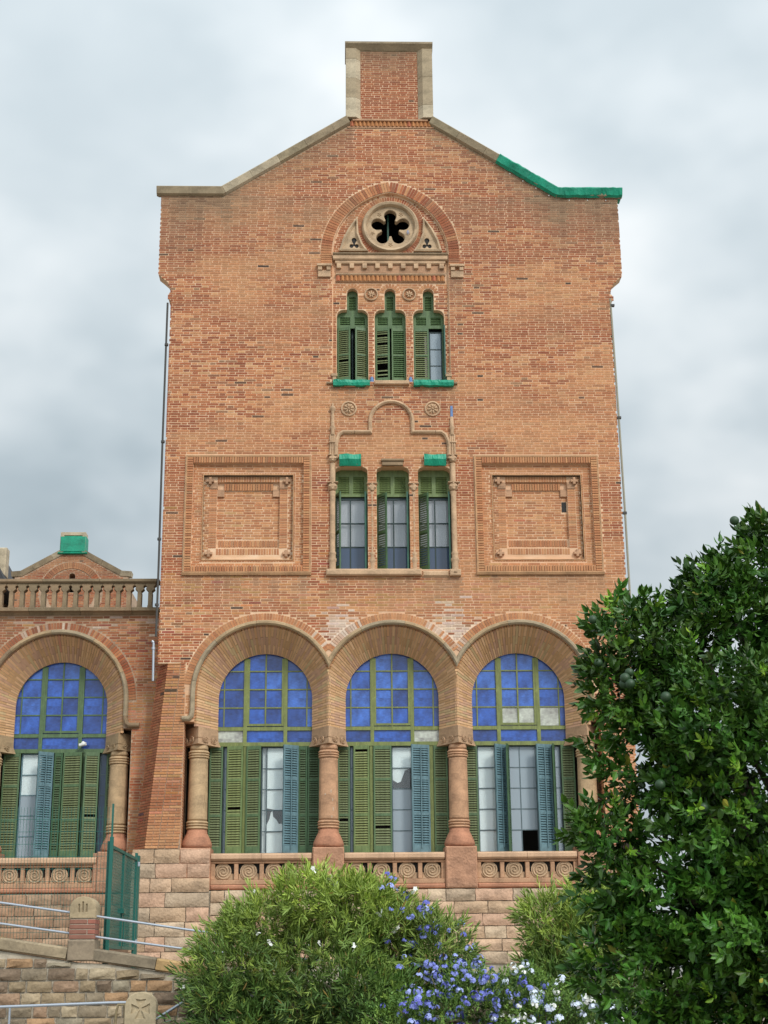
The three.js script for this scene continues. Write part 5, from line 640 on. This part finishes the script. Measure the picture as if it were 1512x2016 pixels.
// shoots with leaves over the skin of a few overlapping lobes; returns matrices, colours and skin points
function foliage(blobs, o) {
  const rnd = rngOf(o.seed), out = [], tips = [], q = new THREE.Quaternion(), q2 = new THREE.Quaternion(), m = new THREE.Matrix4(), p = new THREE.Vector3(), dir = new THREE.Vector3(), s = new THREE.Vector3(), base = new THREE.Vector3(), side = new THREE.Vector3();
  for (let i = 0; i < o.shoots; i++) {
    const b = lerpBlob(blobs, rnd), z = rnd() * 2 - 1, a = rnd() * Math.PI * 2, rr = Math.sqrt(1 - z * z); dir.set(rr * Math.cos(a), z, rr * Math.sin(a));
    if (o.hide && rnd() < o.hide && dir.z < -0.3) continue;
    const kind = rnd(), depth = kind < o.inner ? 0.42 + 0.43 * rnd() : kind > 1 - (o.sprig ?? 0.06) ? 1.0 + 0.15 * rnd() : 0.84 + 0.18 * rnd(), lump = 0.72 + 0.56 * fbm3(b[0] + dir.x * 2.3 + 9, b[1] + dir.y * 2.3, b[2] + dir.z * 2.3, o.seed, 3);
    base.set(b[0] + dir.x * b[3] * depth * lump, b[1] + dir.y * b[4] * depth * lump, b[2] + dir.z * b[5] * depth * lump);
    if (base.y < (o.floor ?? 0.05)) continue;
    if (depth > 0.82 && fbm3(base.x * 2.6 + 3, base.y * 2.6, base.z * 2.6, o.seed + 57, 2) < (o.pits ?? 0.44)) continue;
    if (blobs.some((c) => c !== b && ((base.x - c[0]) / c[3]) ** 2 + ((base.y - c[1]) / c[4]) ** 2 + ((base.z - c[2]) / c[5]) ** 2 < 0.42)) continue;
    const up = new THREE.Vector3(dir.x / b[3], dir.y / b[4], dir.z / b[5]).normalize().multiplyScalar(0.8).add(new THREE.Vector3((rnd() - 0.5) * (o.wild ?? 0.9), o.rise + (rnd() - 0.5) * (o.wild ?? 0.9), (rnd() - 0.5) * (o.wild ?? 0.9))).normalize();
    const young = rnd() < o.young, tone = rnd(), n = Math.round(o.leaves * (0.7 + 0.6 * rnd())), L = o.shoot * (0.7 + rnd() * 0.7), twist = rnd() * 6.28;
    const clump = fbm3(base.x * 1.6, base.y * 1.6, base.z * 1.6, o.seed + 31, 2);
    side.set(1, 0, 0); if (Math.abs(up.x) > 0.9) side.set(0, 0, 1); side.cross(up).normalize();
    for (let k = 0; k < n; k++) {
      const t = (k + 0.5) / n, ang = twist + k * 2.4, out2 = side.clone().applyAxisAngle(up, ang), pitch = lerp(o.spread[0], o.spread[1], t) + (rnd() - 0.5) * 0.4;
      dir.copy(up).multiplyScalar(Math.cos(pitch)).addScaledVector(out2, Math.sin(pitch)); dir.y -= o.droop * (0.4 + rnd() * 0.8); dir.normalize();
      p.copy(base).addScaledVector(up, L * t);
      q.setFromUnitVectors(UPV, dir); q2.setFromAxisAngle(UPV, Math.atan2(out2.x, out2.z) + (rnd() - 0.5) * 1.2); q.multiply(q2);
      const sc = (0.65 + rnd() * 0.6) * (young ? 0.8 : 1); s.set(sc * (0.85 + rnd() * 0.3), sc, sc); m.compose(p, q, s);
      const c = o.color(young, tone, rnd, t, clump, base); out.push({ m: m.clone(), c, d: (p.x - camera.position.x) ** 2 + (p.y - camera.position.y) ** 2 + (p.z - camera.position.z) ** 2, s: sc });
    }
    tips.push({ p: base.clone().addScaledVector(up, L), up: up.clone(), b });
  }
  return { leaves: out, tips };
}
function emitLeaves(parent, geo, leaves, mat, singles, name, at, matOf) {
  const inv = new THREE.Matrix4().makeTranslation(-at[0], -at[1], -at[2]);
  leaves.sort((a, b) => a.d / (a.s * a.s) - b.d / (b.s * b.s)); const mats = new Map();
  const seen = (l) => { const p = new THREE.Vector3().setFromMatrixPosition(l.m).project(camera); return Math.abs(p.x) < 1 && Math.abs(p.y) < 1; };
  const own = new Set(); for (const l of leaves) { if (own.size >= singles) break; if (seen(l)) own.add(l); }
  for (const l of own) { const k = l.c.map((v) => Math.round(Math.sqrt(v) * 20)).join(); if (!mats.has(k)) { const mm = mat.clone(); mm.color.setRGB(...k.split(',').map((v) => (v / 20) ** 2)); mats.set(k, mm); } const o = part(parent, 'leaf', geo, mats.get(k)); o.applyMatrix4(l.m.premultiply(inv)); }
  const rest = leaves.filter((l) => !own.has(l)), im = new THREE.InstancedMesh(geo, mat, rest.length), col = new THREE.Color();
  rest.forEach((l, i) => { im.setMatrixAt(i, l.m.premultiply(inv)); im.setColorAt(i, col.setRGB(...l.c)); }); im.name = numbered(name); im.userData.kind = 'stuff'; shadow(im); parent.add(im);
}
camera.updateMatrixWorld(true); camera.aspect = 0.75; camera.updateProjectionMatrix();
const barkM = stoneM(0.20, 0.16, 0.12), twigM = stoneM(0.22, 0.2, 0.11);
{ // the orange tree
  const at = [2.45, 0, 24.8], t = thing('orange_tree', 'dark glossy orange tree with unripe green fruit in front of the tower', 'tree', at);
  const B = [[2.5, 2.7, 24.7, 1.4, 1.65, 1.3], [1.38, 3.42, 25.0, 0.56, 0.56, 0.55], [0.92, 3.9, 25.05, 0.34, 0.32, 0.3], [0.78, 3.55, 25.2, 0.27, 0.22, 0.22], [0.62, 2.45, 25.3, 0.3, 0.26, 0.26], [1.0, 3.05, 25.1, 0.4, 0.5, 0.45], [1.1, 2.1, 25.1, 0.58, 0.55, 0.6], [0.92, 1.45, 25.1, 0.5, 0.55, 0.5], [2.1, 4.38, 24.9, 0.46, 0.52, 0.5], [1.72, 4.15, 24.9, 0.38, 0.42, 0.42], [1.42, 3.9, 24.9, 0.36, 0.38, 0.4], [1.62, 3.7, 24.95, 0.5, 0.5, 0.5], [1.5, 1.1, 25.2, 0.7, 0.5, 0.6], [2.7, 4.35, 24.9, 0.7, 0.7, 0.6], [1.8, 2.9, 25.5, 0.9, 1.0, 0.6], [2.0, 1.7, 25.6, 0.8, 0.8, 0.5], [1.75, 1.35, 24.7, 0.75, 0.8, 0.5], [2.1, 2.0, 24.4, 0.8, 0.8, 0.5]];
  const F = foliage(B, { seed: 81, shoots: 12500, leaves: 12, shoot: 0.13, inner: 0.42, sprig: 0.08, wild: 1.3, rise: 0.25, young: 0.045, spread: [1.35, 0.5], droop: 0.32, hide: 0.4, color: (y, tn, r, tt, cl) => { if (y) return [0.17 + r() * 0.1, 0.38 + r() * 0.08, 0.03]; if (r() < 0.004) return [0.36, 0.34, 0.05]; const k = 0.5 + r() * 0.8 + (cl - 0.5) * 1.3; return [0.05 * k + tn * 0.045, 0.16 * k + tn * 0.055, 0.02 * k]; } });
  const lg = leafGeo(0.078, 0.037, 0.35, 0.25), lm = std({ color: rgb(1, 1, 1), roughness: 0.45, map: T.leaf });
  emitLeaves(t, lg, F.leaves, lm, 300, 'foliage', at);
  part(t, 'trunk', lathe([[0.16, 0], [0.12, 0.1], [0.1, 0.7], [0.09, 1.4], [0, 1.45]], 0, 0, 0, 12), barkM);
  for (const b of B.slice(0, 11)) part(t, 'limb', tube([[0, 1.2, 0], [(b[0] - at[0]) * 0.35, 1.2 + (b[1] - 1.2) * 0.45, (b[2] - at[2]) * 0.4], [(b[0] - at[0]) * 0.95, b[1] - 0.05, (b[2] - at[2]) * 0.95]], 0.026, 6), barkM);
  const fm = new THREE.MeshPhysicalMaterial({ color: rgb(0.026, 0.06, 0.022), roughness: 0.5, bumpMap: T.grain, bumpScale: 0.002 }), fg = ball(0, 0, 0, 0.034, 0.033, 0.034, 16, 12);
  for (const [x, y, z] of [[-1.700, 3.581, 0.82], [-1.740, 3.534, 0.86], [-1.710, 3.490, 0.88], [-1.743, 3.499, 0.83], [-1.478, 3.382, 0.95], [-0.939, 2.615, 1.10], [-1.618, 3.905, 0.50], [-1.880, 3.696, 0.60], [-1.896, 4.029, 0.55], [-0.766, 4.809, 0.50], [-1.121, 3.353, 1.05], [-1.567, 2.767, 1.00], [-1.305, 2.600, 1.10]]) { const m = part(t, 'fruit', fg, fm); m.position.set(x, y, z); m.scale.setScalar(0.9 + hash(Math.round(x * 99), Math.round(y * 99), 1) * 0.25); }
}
const petal = (n, r, w, cup) => { const g = []; for (let i = 0; i < n; i++) { const p = leafGeo(r, w, 0.2, -cup); p.rotateX(1.25); p.rotateZ(0); p.rotateY(i * Math.PI * 2 / n); g.push(p); } return merge(g); };
const oleanderLeaf = leafGeo(0.135, 0.021, 0.3, 0.18), oleanderMat = std({ color: rgb(1, 1, 1), roughness: 0.55, map: T.leaf }), whiteM = std({ color: rgb(0.85, 0.85, 0.80), roughness: 0.7 });
function oleander(label, at, B, seed, shoots, flowers) {
  const t = thing('oleander_bush', label, 'bush', at, 0);
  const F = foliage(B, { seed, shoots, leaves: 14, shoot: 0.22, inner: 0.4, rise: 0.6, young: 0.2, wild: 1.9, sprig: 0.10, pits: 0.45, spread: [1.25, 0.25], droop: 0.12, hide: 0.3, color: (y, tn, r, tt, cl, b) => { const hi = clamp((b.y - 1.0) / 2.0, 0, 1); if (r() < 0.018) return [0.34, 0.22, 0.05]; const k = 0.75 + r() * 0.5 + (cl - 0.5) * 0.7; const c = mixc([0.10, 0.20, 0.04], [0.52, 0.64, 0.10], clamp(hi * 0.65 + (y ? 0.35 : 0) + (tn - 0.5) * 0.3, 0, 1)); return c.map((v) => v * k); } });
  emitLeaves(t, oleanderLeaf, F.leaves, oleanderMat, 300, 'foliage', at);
  const r = rngOf(seed + 3), front = F.tips.filter((q) => q.up.z > 0.05 || q.up.y > 0.75); for (let i = 0; i < 12; i++) { const b = front[Math.floor(r() * front.length)].p; part(t, 'stem', tube([[(r() - 0.5) * 0.3, 0, (r() - 0.5) * 0.3], [(b.x - at[0]) * 0.4, (b.y - at[1]) * 0.5, (b.z - at[2]) * 0.3], [b.x - at[0], b.y - at[1], b.z - at[2] - 0.05]], 0.014, 5), twigM); }
  const fg = merge([0, 1, 2].map((k) => { const g = petal(5, 0.028, 0.026, 0.3); g.rotateX([0.9, 0.4, 1.4][k]); g.rotateY(k * 1.3); g.translate([0, 0.035, -0.03][k], [0, 0.02, 0.035][k], 0.02); return g; }));
  for (let i = 0; i < flowers; i++) { const q = front[Math.floor(r() * front.length)], m = part(t, 'flower', fg, whiteM); m.position.set(q.p.x - at[0], q.p.y - at[1] + q.up.y * 0.08, q.p.z - at[2] + 0.10); m.scale.setScalar(1.0 + r() * 0.7); m.rotation.y = r() * 6; }
  return F.tips;
}
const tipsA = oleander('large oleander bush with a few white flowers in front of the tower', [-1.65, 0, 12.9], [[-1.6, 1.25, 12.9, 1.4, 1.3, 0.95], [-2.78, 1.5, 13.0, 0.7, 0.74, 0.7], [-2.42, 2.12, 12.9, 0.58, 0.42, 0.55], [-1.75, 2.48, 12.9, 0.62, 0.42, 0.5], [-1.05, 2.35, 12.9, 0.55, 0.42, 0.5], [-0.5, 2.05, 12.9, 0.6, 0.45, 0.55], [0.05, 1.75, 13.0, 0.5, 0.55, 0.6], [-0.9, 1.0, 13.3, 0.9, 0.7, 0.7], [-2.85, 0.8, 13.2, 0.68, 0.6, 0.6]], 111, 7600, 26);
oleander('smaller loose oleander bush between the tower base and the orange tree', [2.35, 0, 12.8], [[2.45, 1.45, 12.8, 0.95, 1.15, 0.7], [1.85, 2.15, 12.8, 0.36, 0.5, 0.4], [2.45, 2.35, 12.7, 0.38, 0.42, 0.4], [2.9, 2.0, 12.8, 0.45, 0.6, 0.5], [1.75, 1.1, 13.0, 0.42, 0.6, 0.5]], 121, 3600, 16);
{ // plumbago in flower
  const small = leafGeo(0.05, 0.022, 0.2, 0.2), lm = std({ color: rgb(1, 1, 1), roughness: 0.65, map: T.leaf });
  const floret = petal(5, 0.016, 0.014, 0.1), head = (n, seed) => { const r = rngOf(seed), g = []; for (let i = 0; i < n; i++) { const f = floret.clone(), z = 0.1 + r() * 0.9, a = r() * 6.28, s = Math.sqrt(1 - z * z), d = new THREE.Vector3(s * Math.cos(a), z, s * Math.sin(a)); f.applyQuaternion(new THREE.Quaternion().setFromUnitVectors(UPV, d)); f.translate(d.x * 0.03, d.y * 0.03, d.z * 0.03); g.push(f); } return merge(g); };
  const heads = [1, 2, 3].map((k) => head(11, 130 + k));
  const blues = [[0.20, 0.23, 0.64], [0.27, 0.31, 0.72], [0.15, 0.16, 0.54], [0.38, 0.43, 0.78]].map((c) => std({ color: rgb(...c), roughness: 0.75 }));
  const make = (label, at, B, seed, shoots, n, mats, extra = []) => {
    const t = thing('plumbago_bush', label, 'bush', at), F = foliage(B, { seed, shoots, leaves: 12, shoot: 0.16, inner: 0.25, rise: 0.5, young: 0.15, spread: [1.3, 0.5], droop: 0.1, hide: 0.3, floor: 0.3, color: (y, tn, r, tt, cl) => { const k = 0.75 + r() * 0.5 + (cl - 0.5) * 0.8; return mixc([0.08, 0.18, 0.035], [0.28, 0.44, 0.06], clamp(tn * 0.7 + (y ? 0.4 : 0), 0, 1)).map((v) => v * k); } });
    emitLeaves(t, small, F.leaves, lm, 120, 'foliage', at);
    const r = rngOf(seed + 7), front = F.tips.filter((q) => q.up.z > -0.1), put = (x, y, z) => { const m = part(t, 'flower_head', heads[Math.floor(r() * 3)], mats[Math.floor(r() * mats.length)]); m.position.set(x - at[0], y - at[1], z - at[2]); m.rotation.set(0.6 + (r() - 0.5) * 0.9, r() * 6, (r() - 0.5)); m.scale.setScalar(1.0 + r() * 1.0); };
    for (let i = 0; i < n; i++) { const q = front[Math.floor(r() * front.length)].p; put(q.x + (r() - 0.5) * 0.06, q.y + (r() - 0.5) * 0.06, q.z + 0.05); }
    for (const [x, y, z] of extra) put(x, y, z);
    for (let i = 0; i < 9; i++) { const q = front[Math.floor(r() * front.length)].p; part(t, 'stem', tube([[(r() - 0.5) * 0.3, 0, 0], [(q.x - at[0]) * 0.5, (q.y - at[1]) * 0.6, 0], [q.x - at[0], q.y - at[1], q.z - at[2]]], 0.008, 5), twigM); }
    return t;
  };
  make('plumbago bush covered in blue flower heads at the foot of the oleander', [0.35, 0, 14.3], [[0.35, 0.72, 14.3, 0.9, 0.6, 0.6], [-0.5, 0.62, 14.4, 0.52, 0.5, 0.5], [1.0, 0.85, 14.2, 0.55, 0.52, 0.5], [0.5, 1.15, 13.9, 0.45, 0.32, 0.4]], 131, 3400, 205, blues, tipsA.filter((q) => q.p.x > -0.75 && q.p.y > 1.25 && q.up.z > 0).filter((q, i) => hash(i, 3, 7) < (q.p.x + 0.95) * 0.3).slice(0, 95).map((q) => [q.p.x, q.p.y, q.p.z + 0.06]));
  make('white flowering plumbago bush beside the blue one', [1.5, 0, 14.4], [[1.5, 0.7, 14.5, 0.62, 0.6, 0.55], [2.2, 0.6, 14.5, 0.7, 0.5, 0.5], [1.15, 1.15, 14.3, 0.45, 0.33, 0.35]], 141, 2200, 120, [whiteM, std({ color: rgb(0.7, 0.76, 0.88), roughness: 0.75 })]);
}

renderer.render(scene, camera);
